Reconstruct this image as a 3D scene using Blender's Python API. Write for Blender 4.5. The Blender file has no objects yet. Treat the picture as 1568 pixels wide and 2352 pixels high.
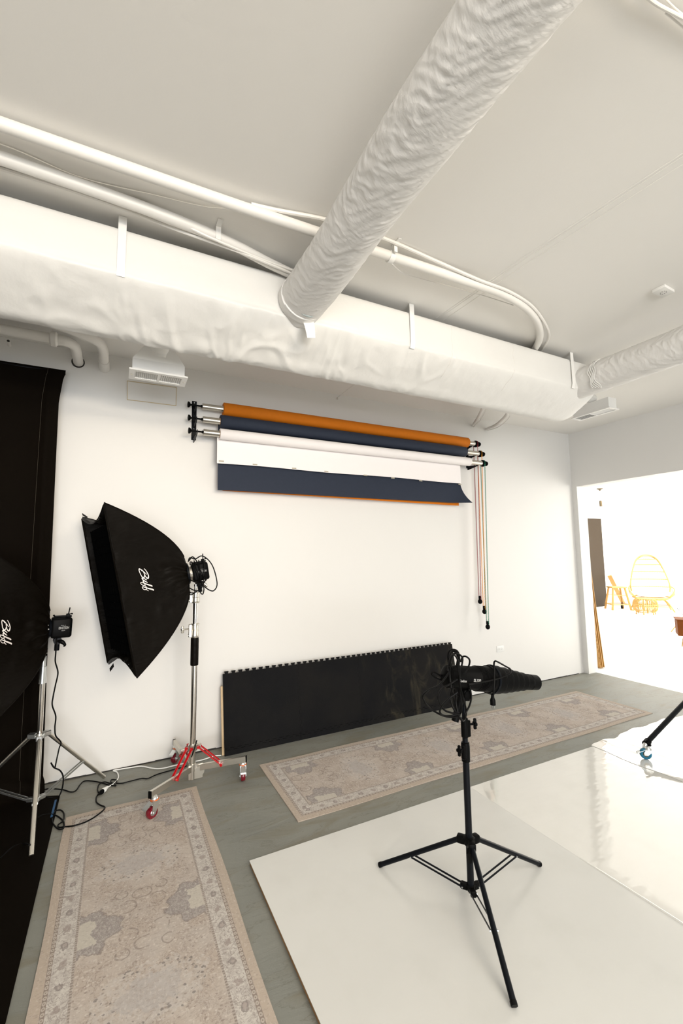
import bpy, bmesh, math, random
from mathutils import Vector, Matrix, noise
random.seed(7)
PI = math.pi
scene = bpy.context.scene
C = scene.collection

# ------------------------------------------------------------------ camera
CAM = Vector((0, 0, 1.6))
FWD = Vector((0.4528924, 0.88611913, 0.09839391)).normalized()
RGT = Vector((0.89094299, -0.45393413, -0.01282184)).normalized()
UPV = RGT.cross(FWD).normalized()
FPX = 1005.76
cd = bpy.data.cameras.new('camera')
cam = bpy.data.objects.new('camera', cd)
C.objects.link(cam)
cam.matrix_world = Matrix(((RGT.x, UPV.x, -FWD.x, CAM.x), (RGT.y, UPV.y, -FWD.y, CAM.y), (RGT.z, UPV.z, -FWD.z, CAM.z), (0, 0, 0, 1)))
cd.sensor_fit = 'VERTICAL'
cd.sensor_height = 36
cd.lens = FPX / 2352 * 36
cd.clip_start = 0.05
cd.clip_end = 60
scene.camera = cam

# ------------------------------------------------------------------ world, lights, exposure
scene.view_settings.view_transform = 'Standard'
scene.view_settings.look = 'None'
scene.view_settings.gamma = 1
scene.view_settings.use_curve_mapping = False
scene.view_settings.exposure = 0.37
w = bpy.data.worlds.new('world')
scene.world = w
w.use_nodes = True
w.node_tree.nodes['Background'].inputs[0].default_value = (0.75, 0.87, 1, 1)
w.node_tree.nodes['Background'].inputs[1].default_value = 0.6


def area(name, loc, target, sx, sy, power, col, spread=180):
    l = bpy.data.lights.new(name, 'AREA')
    l.shape = 'RECTANGLE'
    l.size = sx
    l.size_y = sy
    l.energy = power
    l.color = col
    l.spread = math.radians(spread)
    o = bpy.data.objects.new(name, l)
    C.objects.link(o)
    o.location = loc
    o.rotation_euler = (Vector(target) - Vector(loc)).to_track_quat('-Z', 'Y').to_euler()
    return o


# daylight through the tall windows of the rear wall, behind the photographer
area('window_daylight', (-0.2, -6.3, 1.30), (-0.6, 4, 1.5), 4.6, 2.1, 184, (0.955, 0.975, 1.0), 140)
# behind the photographer: added fills, and a warm ceiling lamp turned toward the back wall's left half
area('added_fill_down', (1.6, -1.0, 3.2), (1.6, -0.9, 0), 4.5, 2.2, 52, (1.0, 0.975, 0.92), 180)  # added downward fill that lifts floor and ceiling, no real fixture
area('ceiling_lamp_warm', (1.4, -2.6, 3.05), (-0.9, 4, 2.5), 2.2, 0.3, 30, (1.0, 0.86, 0.67), 110)
area('added_fill_warm', (0.6, -2.8, 2.45), (-0.9, 3.9, 2.6), 1.8, 0.3, 22, (1.0, 0.86, 0.68), 100)  # added low fill, brightens the upper left of the back wall under the duct
# the neighbouring white cyclorama room: lamp banks under its ceiling
area('cyclorama_lamp', (12.5, 4.4, 3.38), (12.5, 4.4, 0), 3.4, 6.5, 440, (1.0, 0.975, 0.92), 160)
area('cyclorama_window', (10.8, -2.2, 1.7), (10.9, 6, 1.3), 4.6, 2.4, 200, (1.0, 0.975, 0.92), 110)


# ------------------------------------------------------------------ helpers
def at(px, py, Y):
    d = FWD * FPX + RGT * (px - 784) - UPV * (py - 1176)
    return CAM + d * ((Y - CAM.y) / d.y)


def on(px, py, z=0.0):
    d = FWD * FPX + RGT * (px - 784) - UPV * (py - 1176)
    return CAM + d * ((z - CAM.z) / d.z)


def wmat(o):
    m = o.matrix_basis.copy()
    while o.parent:
        o = o.parent
        m = o.matrix_basis @ m
    return m


def tag(o, label=None, cat=None, group=None, kind=None):
    if label:
        o['label'] = label
    if cat:
        o['category'] = cat
    if group:
        o['group'] = group
    if kind:
        o['kind'] = kind
    return o


def thing(name, label, cat, loc=(0, 0, 0), rotz=0, group=None, mat=None):
    o = bpy.data.objects.new(name, None)
    C.objects.link(o)
    o.empty_display_size = 0.1
    if mat is not None:
        o.matrix_basis = mat
    else:
        o.location = loc
        o.rotation_euler = (0, 0, rotz)
        o.matrix_basis = Matrix.Translation(Vector(loc)) @ Matrix.Rotation(rotz, 4, 'Z')
    return tag(o, label, cat, group)


def obj(name, bm, m, parent=None, world=False, smooth=True, ang=35, label=None):
    if world and parent is not None:
        bm.transform(wmat(parent).inverted())
    bmesh.ops.recalc_face_normals(bm, faces=bm.faces[:])
    me = bpy.data.meshes.new(name)
    bm.to_mesh(me)
    bm.free()
    me.materials.append(m)
    if smooth:
        for p in me.polygons:
            p.use_smooth = True
        try:
            me.set_sharp_from_angle(angle=math.radians(ang))
        except Exception:
            pass
    o = bpy.data.objects.new(name, me)
    C.objects.link(o)
    if parent is not None:
        o.parent = parent
    if label:
        o['label'] = label
    return o


def struct(name, bm, m, smooth=False):
    o = obj(name, bm, m, smooth=smooth)
    o['kind'] = 'structure'
    return o


def copy_tree(o, parent=None):
    c = o.copy()
    C.objects.link(c)
    c.parent = parent
    for ch in list(o.children):
        copy_tree(ch, c)
    return c


def B():
    return bmesh.new()


def merge(bm, tmp, M):
    tmp.transform(M)
    me = bpy.data.meshes.new('tmp')
    tmp.to_mesh(me)
    tmp.free()
    bm.from_mesh(me)
    bpy.data.meshes.remove(me)


def box(bm, c, s, M=None, bev=0.0, seg=1):
    t = bmesh.new()
    bmesh.ops.create_cube(t, size=1)
    for v in t.verts:
        v.co = Vector((v.co.x * s[0], v.co.y * s[1], v.co.z * s[2]))
    if bev > 0:
        bmesh.ops.bevel(t, geom=t.edges[:] + t.verts[:], offset=min(bev, min(s) * 0.45), segments=seg, affect='EDGES', profile=0.5)
    merge(bm, t, (M or Matrix.Identity(4)) @ Matrix.Translation(Vector(c)))
    return bm


def bxr(bm, x0, x1, y0, y1, z0, z1, bev=0.0):
    return box(bm, ((x0 + x1) / 2, (y0 + y1) / 2, (z0 + z1) / 2), (x1 - x0, y1 - y0, z1 - z0), bev=bev)


def align(d, up=(0, 0, 1)):
    """matrix whose Z axis runs along d"""
    z = Vector(d).normalized()
    u = Vector(up)
    if abs(z.dot(u)) > 0.98:
        u = Vector((0, 1, 0))
    x = u.cross(z).normalized()
    y = z.cross(x)
    return Matrix(((x.x, y.x, z.x, 0), (x.y, y.y, z.y, 0), (x.z, y.z, z.z, 0), (0, 0, 0, 1)))


def bar(bm, a, b, wdt, thk, bev=0.001, up=(0, 0, 1)):
    a = Vector(a)
    b = Vector(b)
    M = Matrix.Translation((a + b) / 2) @ align(b - a, up)
    return box(bm, (0, 0, 0), (wdt, thk, (b - a).length), M, bev)


def spline(pts, n=8, closed=False):
    P = [Vector(p) for p in pts]
    out = []
    N = len(P)
    for i in range(N if closed else N - 1):
        if closed:
            p0, p1, p2, p3 = P[i - 1], P[i], P[(i + 1) % N], P[(i + 2) % N]
        else:
            p1, p2 = P[i], P[i + 1]
            p0 = P[i - 1] if i > 0 else p1 * 2 - p2
            p3 = P[i + 2] if i + 2 < N else p2 * 2 - p1
        for k in range(n):
            t = k / n
            out.append(0.5 * ((2 * p1) + (p2 - p0) * t + (2 * p0 - 5 * p1 + 4 * p2 - p3) * t * t + (3 * p1 - p0 - 3 * p2 + p3) * t ** 3))
    if not closed:
        out.append(P[-1])
    return out


def tube(bm, pts, r, seg=10, closed=False, caps=True, disp=None):
    P = [Vector(p) for p in pts]
    n = len(P)
    rad = r if isinstance(r, (list, tuple)) else [r] * n
    prev = None
    rings = []
    for i in range(n):
        if closed:
            t = P[(i + 1) % n] - P[i - 1]
        else:
            t = P[min(i + 1, n - 1)] - P[max(i - 1, 0)]
        if t.length < 1e-9:
            t = Vector((0, 0, 1))
        t.normalize()
        if prev is None:
            x = t.orthogonal().normalized()
        else:
            x = prev - t * prev.dot(t)
            if x.length < 1e-6:
                x = t.orthogonal()
            x.normalize()
        prev = x
        y = t.cross(x)
        ring = []
        for k in range(seg):
            a = 2 * PI * k / seg
            dv = x * math.cos(a) + y * math.sin(a)
            rr = rad[i]
            p = P[i] + dv * rr
            if disp:
                p = P[i] + dv * (rr + disp(p, dv))
            ring.append(bm.verts.new(p))
        rings.append(ring)
    m = n if closed else n - 1
    for i in range(m):
        a, b = rings[i], rings[(i + 1) % n]
        for k in range(seg):
            bm.faces.new((a[k], a[(k + 1) % seg], b[(k + 1) % seg], b[k]))
    if caps and not closed:
        bm.faces.new(list(reversed(rings[0])))
        bm.faces.new(rings[-1])
    return bm


def cyl(bm, a, b, r, r2=None, seg=16):
    return tube(bm, [a, b], [r, r if r2 is None else r2], seg)


def lathe(bm, prof, M=None, seg=24):
    """prof: list of (radius, z)"""
    t = bmesh.new()
    rings = []
    for (r, z) in prof:
        if r < 1e-6:
            rings.append([t.verts.new((0, 0, z))])
        else:
            rings.append([t.verts.new((r * math.cos(2 * PI * k / seg), r * math.sin(2 * PI * k / seg), z)) for k in range(seg)])
    for a, b in zip(rings, rings[1:]):
        for k in range(seg):
            k2 = (k + 1) % seg
            if len(a) == 1 and len(b) == 1:
                continue
            if len(a) == 1:
                t.faces.new((a[0], b[k2], b[k]))
            elif len(b) == 1:
                t.faces.new((a[k], a[k2], b[0]))
            else:
                t.faces.new((a[k], a[k2], b[k2], b[k]))
    merge(bm, t, M or Matrix.Identity(4))
    return bm


def sheet(bm, f, nu, nv, thick=0.0):
    """grid surface f(u,v)->Vector, u,v in 0..1; thick extrudes along normals"""
    V = [[bm.verts.new(f(i / nu, j / nv)) for j in range(nv + 1)] for i in range(nu + 1)]
    fs = []
    for i in range(nu):
        for j in range(nv):
            fs.append(bm.faces.new((V[i][j], V[i + 1][j], V[i + 1][j + 1], V[i][j + 1])))
    if thick:
        bm.normal_update()
        bmesh.ops.solidify(bm, geom=fs, thickness=thick)
    return bm


def poly(bm, pts, h, M=None):
    """extruded polygon in XY, thickness h along Z"""
    t = bmesh.new()
    vs = [t.verts.new((p[0], p[1], 0)) for p in pts]
    f = t.faces.new(vs)
    r = bmesh.ops.extrude_face_region(t, geom=[f])
    for v in r['geom']:
        if isinstance(v, bmesh.types.BMVert):
            v.co.z += h
    bmesh.ops.triangulate(t, faces=[x for x in t.faces if len(x.verts) > 4])
    merge(bm, t, M or Matrix.Identity(4))
    return bm


def text_mesh(name, body, size, m, parent, M, bold=0.0):
    cu = bpy.data.curves.new('txt', 'FONT')
    cu.body = body
    cu.size = size
    cu.align_x = 'CENTER'
    cu.align_y = 'CENTER'
    cu.extrude = 0.0004
    cu.offset = bold
    o = bpy.data.objects.new('txt', cu)
    C.objects.link(o)
    dg = bpy.context.evaluated_depsgraph_get()
    me = bpy.data.meshes.new_from_object(o.evaluated_get(dg))
    bpy.data.objects.remove(o)
    me.transform(M)
    me.materials.clear()
    me.materials.append(m)
    me.name = name
    q = bpy.data.objects.new(name, me)
    C.objects.link(q)
    q.parent = parent
    return q


def nz(p, s=1.0, off=0.0):
    return noise.noise(Vector((p[0] * s + off, p[1] * s + off * 1.3, p[2] * s - off)))


# ------------------------------------------------------------------ materials
def srgb(r, g, b):
    def f(c):
        c /= 255
        return c / 12.92 if c <= 0.04045 else ((c + 0.055) / 1.055) ** 2.4
    return (f(r), f(g), f(b), 1)


def mat(name, col, rough=0.5, metal=0.0, spec=0.5, bump=None, mottle=None, coat=0.0, sheen=0.0):
    """bump=(scale, strength, distance[, stretch xyz]); mottle=(scale, amount)"""
    m = bpy.data.materials.new(name)
    m.use_nodes = True
    nt = m.node_tree
    b = nt.nodes['Principled BSDF']
    b.inputs['Base Color'].default_value = col
    b.inputs['Roughness'].default_value = rough
    b.inputs['Metallic'].default_value = metal
    b.inputs['Specular IOR Level'].default_value = spec
    b.inputs['Coat Weight'].default_value = coat
    b.inputs['Sheen Weight'].default_value = sheen
    tc = nt.nodes.new('ShaderNodeTexCoord')
    if mottle:
        n = nt.nodes.new('ShaderNodeTexNoise')
        n.inputs['Scale'].default_value = mottle[0]
        n.inputs['Detail'].default_value = 5
        nt.links.new(tc.outputs['Object'], n.inputs['Vector'])
        mx = nt.nodes.new('ShaderNodeMix')
        mx.data_type = 'RGBA'
        a = mottle[1]
        mx.inputs['A'].default_value = (col[0] * (1 - a), col[1] * (1 - a), col[2] * (1 - a), 1)
        mx.inputs['B'].default_value = (min(1, col[0] * (1 + a)), min(1, col[1] * (1 + a)), min(1, col[2] * (1 + a)), 1)
        nt.links.new(n.outputs['Fac'], mx.inputs['Factor'])
        nt.links.new(mx.outputs['Result'], b.inputs['Base Color'])
    if bump:
        n = nt.nodes.new('ShaderNodeTexNoise')
        n.inputs['Scale'].default_value = bump[0]
        n.inputs['Detail'].default_value = 6
        mp = nt.nodes.new('ShaderNodeMapping')
        if len(bump) > 3:
            mp.inputs['Scale'].default_value = bump[3]
        nt.links.new(tc.outputs['Object'], mp.inputs['Vector'])
        nt.links.new(mp.outputs['Vector'], n.inputs['Vector'])
        bp = nt.nodes.new('ShaderNodeBump')
        bp.inputs['Strength'].default_value = bump[1]
        bp.inputs['Distance'].default_value = bump[2]
        nt.links.new(n.outputs['Fac'], bp.inputs['Height'])
        nt.links.new(bp.outputs['Normal'], b.inputs['Normal'])
    return m


WALL = mat('white_wall_paint', (0.785, 0.772, 0.745, 1), 0.55, bump=(60, 0.12, 0.002), mottle=(1.3, 0.015))
CEIL = mat('ceiling_paint', (0.88, 0.86, 0.82, 1), 0.8, bump=(90, 0.15, 0.002), mottle=(1.0, 0.015))
CYC = mat('cyclorama_white', (0.92, 0.91, 0.89, 1), 0.6, mottle=(0.7, 0.01))
DUCT = mat('white_painted_duct_wrap', (0.755, 0.745, 0.715, 1), 0.55, bump=(26, 0.35, 0.005), mottle=(3, 0.03))
DUCTW = mat('white_wrinkled_duct_wrap', (0.76, 0.745, 0.72, 1), 0.55, bump=(34, 0.45, 0.004, (1.0, 2.4, 1.0)), mottle=(3, 0.03))
PAINT = mat('white_painted_metal', (0.84, 0.83, 0.80, 1), 0.45, mottle=(8, 0.02))
PIPE = mat('white_painted_pipe', (0.78, 0.76, 0.72, 1), 0.45, mottle=(6, 0.03))
GREYWRAP = mat('grey_stained_wrap', (0.42, 0.47, 0.47, 1), 0.6, mottle=(9, 0.3))
DARK = mat('dark_gap', (0.03, 0.028, 0.025, 1), 0.8, mottle=(8, 0.2))
TANLINE = mat('tan_edge_paint', (0.62, 0.50, 0.30, 1), 0.7, mottle=(9, 0.2))
BLKFAB = mat('black_nylon_fabric', (0.0040, 0.0030, 0.0020, 1), 0.45, spec=0.07, bump=(9, 0.5, 0.012, (1, 1, 3)), mottle=(6, 0.25))
BLKGRID = mat('black_grid_fabric', (0.0012, 0.0012, 0.0012, 1), 0.9, spec=0.02, mottle=(9, 0.2))
BLKDROP = mat('black_backdrop_cloth', (0.0040, 0.0026, 0.0014, 1), 0.8, spec=0.05, bump=(300, 0.2, 0.001), mottle=(2.5, 0.3))
BLKPL = mat('black_plastic', (0.003, 0.003, 0.003, 1), 0.42, spec=0.06, mottle=(20, 0.15))
BLKMET = mat('black_painted_metal', (0.003, 0.004, 0.006, 1), 0.36, spec=0.14, mottle=(15, 0.15))
RUBBER = mat('black_rubber_cord', (0.003, 0.003, 0.003, 1), 0.45, spec=0.10, mottle=(20, 0.15))
WHTFAB = mat('white_diffusion_fabric', (0.8, 0.8, 0.78, 1), 0.8, mottle=(9, 0.02))
CHROME = mat('chrome', (0.78, 0.75, 0.70, 1), 0.16, 1.0, mottle=(10, 0.04))
STEEL = mat('brushed_steel', (0.62, 0.59, 0.53, 1), 0.32, 1.0, mottle=(14, 0.05), bump=(90, 0.1, 0.001))
ZINC = mat('zinc_plate', (0.72, 0.74, 0.74, 1), 0.3, 1.0, mottle=(20, 0.08))
REDMET = mat('red_painted_metal', srgb(186, 12, 22), 0.25, spec=0.6, coat=0.5, mottle=(20, 0.05))
MAROON = mat('maroon_polyurethane', srgb(110, 8, 28), 0.22, spec=0.5, coat=0.4, mottle=(20, 0.05))
ORNG = mat('orange_plastic', srgb(226, 110, 40), 0.4, mottle=(20, 0.05))
TEAL = mat('blue_rubber', srgb(10, 105, 135), 0.35, mottle=(20, 0.08))
WHTPL = mat('white_plastic', (0.85, 0.85, 0.83, 1), 0.35, mottle=(20, 0.02))
CHAINR = mat('crimson_plastic', srgb(150, 24, 38), 0.35, mottle=(30, 0.05))
CHAINO = mat('orange_chain_plastic', srgb(245, 160, 20), 0.35, mottle=(30, 0.05))
CHAING = mat('green_plastic', srgb(0, 128, 92), 0.35, mottle=(30, 0.05))
P_ORG = mat('rust_orange_paper', srgb(206, 114, 16), 0.75, spec=0.25, bump=(300, 0.15, 0.001), mottle=(40, 0.06))
P_NAV = mat('navy_paper', srgb(40, 47, 62), 0.72, spec=0.3, bump=(300, 0.15, 0.001), mottle=(40, 0.10))
P_WHT = mat('white_paper', (0.90, 0.86, 0.85, 1), 0.7, spec=0.3, mottle=(20, 0.01))
CARD = mat('kraft_cardboard', srgb(168, 128, 84), 0.8, mottle=(30, 0.1))
MDF = mat('brown_board_core', srgb(150, 112, 70), 0.7, mottle=(12, 0.12))
CLIP = mat('beige_tape', srgb(178, 170, 150), 0.6, mottle=(30, 0.1))
SEAM = mat('dull_thread', (0.10, 0.085, 0.06, 1), 0.8, mottle=(30, 0.1))
LOGO = mat('white_print', (0.86, 0.80, 0.76, 1), 0.6, mottle=(30, 0.02))
PRINT = mat('grey_print', (0.40, 0.40, 0.39, 1), 0.6, mottle=(30, 0.02))
WOODY = mat('pale_plywood', srgb(214, 186, 146), 0.6, mottle=(12, 0.12), bump=(60, 0.2, 0.002, (1, 1, 8)))
WOODF = mat('honey_wood', (0.48, 0.26, 0.07, 1), 0.5, mottle=(9, 0.15), bump=(40, 0.2, 0.002, (1, 1, 8)))
RATTAN = mat('honey_rattan', (0.46, 0.27, 0.07, 1), 0.5, mottle=(14, 0.15))
WALNUT = mat('walnut_boards', srgb(106, 56, 12), 0.7, spec=0.2, mottle=(7, 0.35), bump=(30, 0.2, 0.002, (1, 8, 1)))
VFLAT = mat('dark_brown_board', (0.030, 0.019, 0.009, 1), 0.55, spec=0.25, mottle=(60, 0.15))
BRONZE = mat('dark_bronze', (0.12, 0.09, 0.05, 1), 0.4, 0.6, mottle=(20, 0.1))


# ---- little expression helper for node materials
class S:
    nt = None

    def __init__(self, sock):
        self.s = sock

    @staticmethod
    def m(op, *a, clamp=False):
        n = S.nt.nodes.new('ShaderNodeMath')
        n.operation = op
        n.use_clamp = clamp
        for i, v in enumerate(a):
            if isinstance(v, S):
                S.nt.links.new(v.s, n.inputs[i])
            else:
                n.inputs[i].default_value = v
        return S(n.outputs[0])

    def __add__(s, o): return S.m('ADD', s, o)
    __radd__ = __add__
    def __sub__(s, o): return S.m('SUBTRACT', s, o)
    def __rsub__(s, o): return S.m('SUBTRACT', o, s)
    def __mul__(s, o): return S.m('MULTIPLY', s, o)
    __rmul__ = __mul__
    def __truediv__(s, o): return S.m('DIVIDE', s, o)
    def abs(s): return S.m('ABSOLUTE', s)
    def gt(s, o): return S.m('GREATER_THAN', s, o)
    def lt(s, o): return S.m('LESS_THAN', s, o)
    def mod(s, o): return S.m('FLOORED_MODULO', s, o)
    def sin(s): return S.m('SINE', s)
    def sm(s, a, b):
        """smooth ramp 0..1 from a to b"""
        n = S.nt.nodes.new('ShaderNodeMapRange')
        n.interpolation_type = 'SMOOTHSTEP'
        n.inputs['From Min'].default_value = a
        n.inputs['From Max'].default_value = b
        S.nt.links.new(s.s, n.inputs['Value'])
        return S(n.outputs['Result'])


def smin(a, b): return S.m('MINIMUM', a, b)
def smax(a, b): return S.m('MAXIMUM', a, b)
def hyp(a, b): return S.m('SQRT', a * a + b * b)


def nnoise(vec, scale, detail=3, rough=0.5, dist=0.0):
    n = S.nt.nodes.new('ShaderNodeTexNoise')
    n.inputs['Scale'].default_value = scale
    n.inputs['Detail'].default_value = detail
    n.inputs['Roughness'].default_value = rough
    n.inputs['Distortion'].default_value = dist
    S.nt.links.new(vec, n.inputs['Vector'])
    return S(n.outputs['Fac'])


def nvor(vec, scale, feature='F1'):
    n = S.nt.nodes.new('ShaderNodeTexVoronoi')
    n.feature = feature
    n.inputs['Scale'].default_value = scale
    S.nt.links.new(vec, n.inputs['Vector'])
    return S(n.outputs['Distance'])


def nmap(vec, sc):
    n = S.nt.nodes.new('ShaderNodeMapping')
    n.inputs['Scale'].default_value = sc
    S.nt.links.new(vec, n.inputs['Vector'])
    return n.outputs['Vector']


def cmix(a, b, f):
    n = S.nt.nodes.new('ShaderNodeMix')
    n.data_type = 'RGBA'
    for k, v in (('A', a), ('B', b)):
        if isinstance(v, tuple):
            n.inputs[k].default_value = v
        else:
            S.nt.links.new(v, n.inputs[k])
    if isinstance(f, S):
        S.nt.links.new(f.s, n.inputs['Factor'])
    else:
        n.inputs['Factor'].default_value = f
    return n.outputs['Result']


def newmat(name, rough, spec=0.4):
    m = bpy.data.materials.new(name)
    m.use_nodes = True
    S.nt = m.node_tree
    b = S.nt.nodes['Principled BSDF']
    b.inputs['Roughness'].default_value = rough
    b.inputs['Specular IOR Level'].default_value = spec
    tc = S.nt.nodes.new('ShaderNodeTexCoord')
    return m, b, tc.outputs['Object']


def setbump(b, h, strength, dist):
    bp = S.nt.nodes.new('ShaderNodeBump')
    bp.inputs['Strength'].default_value = strength
    bp.inputs['Distance'].default_value = dist
    S.nt.links.new(h.s, bp.inputs['Height'])
    S.nt.links.new(bp.outputs['Normal'], b.inputs['Normal'])


def rug_material(name, W, L, P=0.777, y0=0.267):
    """faded oriental runner: x across (-W/2..W/2), y along (0..L)"""
    m, b, vec = newmat(name, 0.95, 0.1)
    jit = nnoise(vec, 26, 3)
    jit2 = nnoise(nmap(vec, (1, 1.3, 1)), 31, 3)
    sp = S.nt.nodes.new('ShaderNodeSeparateXYZ')
    S.nt.links.new(vec, sp.inputs[0])
    x = S(sp.outputs[0]) + (jit - 0.5) * 0.012
    y = S(sp.outputs[1]) + (jit2 - 0.5) * 0.012
    ax = x.abs()
    dx = W / 2 - ax
    dy = L / 2 - (y - L / 2).abs()
    xc = S(sp.outputs[0])
    yc = S(sp.outputs[1])
    dxc = W / 2 - xc.abs()
    dyc = L / 2 - (yc - L / 2).abs()
    d = smin(dxc, dyc)
    side = dxc.lt(dyc)                       # 1 on the long sides
    along = side * yc + (1 - side) * xc
    # colours
    beige = srgb(180, 165, 150)
    pink = srgb(188, 177, 167)
    tan = srgb(177, 163, 151)
    cream = srgb(200, 194, 186)
    greyc = srgb(158, 152, 150)
    brown = srgb(112, 97, 90)
    fine = nnoise(nmap(vec, (60, 130, 1)), 1.0, 3)
    fld = cmix(pink, tan, nnoise(vec, 7, 5, 0.7).sm(0.35, 0.65))
    fld = cmix(fld, srgb(176, 168, 162), nnoise(vec, 3.1, 4, 0.6).sm(0.45, 0.65) * 0.5)
    # small scattered petals, leaves and vines in the field
    fld = cmix(fld, srgb(207, 199, 190), (nvor(nmap(vec, (42, 60, 1)), 1.0)).lt(0.27) * 0.55)
    fld = cmix(fld, srgb(126, 112, 104), (nvor(nmap(vec, (33, 52, 1)), 1.0)).lt(0.20) * nnoise(vec, 14, 2).gt(0.46) * 0.6)
    vine = (nnoise(vec, 24, 3, 0.65, 1.6) - 0.5).abs()
    fld = cmix(fld, srgb(134, 118, 108), vine.lt(0.02) * nnoise(vec, 7, 2).sm(0.38, 0.55) * 0.6)
    # folded cell coordinates
    a = ((y - y0).mod(P) - P / 2)
    a = P / 2 - a.abs()                                      # 0 at side medallions
    c = P / 2 - a                                            # 0 at centre medallions
    hx = W / 2 - 0.135
    s = hx - ax
    # centre medallion: pale garland with a greyer heart
    e = hyp(ax / 0.20, c / 0.13) + (nnoise(vec, 17, 4, 0.7) - 0.5) * 1.1
    fld = cmix(fld, srgb(194, 188, 183), e.lt(1.0) * nnoise(vec, 55, 3).sm(0.35, 0.6) * 0.6)
    fld = cmix(fld, srgb(166, 162, 162), e.lt(0.55) * 0.45)
    ring = (hyp(ax / 0.19, c / 0.125) - 0.85).abs().lt(0.22)
    fld = cmix(fld, srgb(92, 86, 84), ring * (nvor(nmap(vec, (44, 52, 1)), 1.0) + (nnoise(vec, 70, 2) - 0.5) * 0.5).lt(0.26) * nnoise(vec, 18, 2).gt(0.45) * 0.7)
    # side half medallions with a cream stepped centre
    ang = S.m('ARCTAN2', a, s + 0.02)
    rr = hyp(s, a) / (0.150 + 0.016 * (ang * 9.0).sin() - 0.02 * ang) + (nnoise(vec, 24, 4, 0.7) - 0.5) * 0.55
    inm = rr.lt(1.0) * s.gt(0.0)
    fld = cmix(fld, greyc, inm * 0.75)
    fld = cmix(fld, srgb(128, 119, 117), inm * (nnoise(vec, 60, 3, 0.6, 1.0) - 0.5).abs().lt(0.05) * 0.7)
    fld = cmix(fld, srgb(118, 106, 100), (rr - 1.0).abs().lt(0.035) * 0.55)
    step = smax(s * 0.9, a * 0.75) + (nnoise(vec, 30, 3) - 0.5) * 0.045 + (a * 90).sin() * 0.003
    fld = cmix(fld, srgb(199, 193, 180), step.lt(0.052) * s.gt(0) * 0.8)
    # paired scrolls
    for (qx, qa, r) in ((0.100, 0.085, 0.036), (0.150, 0.150, 0.030), (0.075, 0.175, 0.026), (0.225, 0.215, 0.028)):
        q = (hyp(s - qx - 0.09, a - qa) * (1 + 0.0) - r).abs()
        fld = cmix(fld, srgb(116, 102, 94), q.lt(0.0032) * nnoise(vec, 15, 2).gt(0.46) * 0.55)
    # border bands
    brd = cmix(srgb(203, 198, 191), srgb(184, 177, 171), nnoise(nmap(vec, (26, 26, 1)), 1, 4, 0.7).sm(0.42, 0.60))
    brd = cmix(brd, srgb(146, 136, 131), (nnoise(vec, 30, 3, 0.6, 1.6) - 0.5).abs().lt(0.028) * 0.75)
    flo = (along + (jit - 0.5) * 0.03).mod(0.194) - 0.097
    fd = hyp(flo, (d - 0.088) * 1.2) + (nnoise(vec, 50, 3) - 0.5) * 0.03
    brd = cmix(brd, srgb(122, 112, 109), fd.lt(0.018) * 0.75)
    brd = cmix(brd, srgb(172, 160, 154), fd.lt(0.008) * 0.8)
    flo2 = (along + 0.097 + (jit - 0.5) * 0.03).mod(0.194) - 0.097
    fd2 = hyp(flo2, (d - 0.088) * 1.2) + (nnoise(vec, 60, 3) - 0.5) * 0.035
    brd = cmix(brd, srgb(146, 132, 126), fd2.lt(0.017) * 0.7)
    ch = hyp((along.mod(0.022) - 0.011) * 0.8, d - 0.0465)
    chain = cmix(srgb(132, 118, 109), srgb(186, 176, 165), (ch - 0.0045).abs().lt(0.0022) * 0.85)
    ch2 = (along.mod(0.012) - 0.006).abs()
    thin = cmix(srgb(170, 160, 151), srgb(122, 109, 102), ch2.lt(0.003) * 0.75)
    col = cmix(beige, chain, d.gt(0.0385))
    col = cmix(col, brd, d.gt(0.0545))
    col = cmix(col, thin, d.gt(0.124))
    col = cmix(col, fld, d.gt(0.133))
    col = cmix(col, srgb(122, 110, 103), fine.sm(0.52, 0.75) * 0.42)
    col = cmix(col, srgb(224, 218, 210), nnoise(nmap(vec, (120, 55, 1)), 1.0, 3).sm(0.52, 0.78) * 0.4)
    col = cmix(col, srgb(190, 184, 179), 0.18)
    S.nt.links.new(col, b.inputs['Base Color'])
    setbump(b, fine, 0.25, 0.002)
    return m


def concrete_material():
    m, b, vec = newmat('sealed_concrete', 0.5, 0.4)
    n1 = nnoise(vec, 1.1, 5)
    n2 = nnoise(nmap(vec, (1.2, 4.0, 1)), 2.0, 6, 0.6, 0.6)
    n3 = nnoise(vec, 180, 2)
    col = cmix(srgb(124, 126, 120), srgb(142, 142, 134), n1.sm(0.3, 0.7))
    col = cmix(col, srgb(116, 108, 88), n2.sm(0.46, 0.72) * 0.6)
    col = cmix(col, srgb(160, 158, 150), n3.sm(0.55, 0.8) * 0.22)
    col = cmix(col, srgb(88, 82, 72), ((n2 - 0.5).abs().lt(0.006)) * 0.28)
    S.nt.links.new(col, b.inputs['Base Color'])
    r = n1 * 0.2 + 0.42
    S.nt.links.new(r.s, b.inputs['Roughness'])
    setbump(b, n2 * 0.8 + n3 * 0.03, 0.35, 0.02)
    return m


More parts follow.
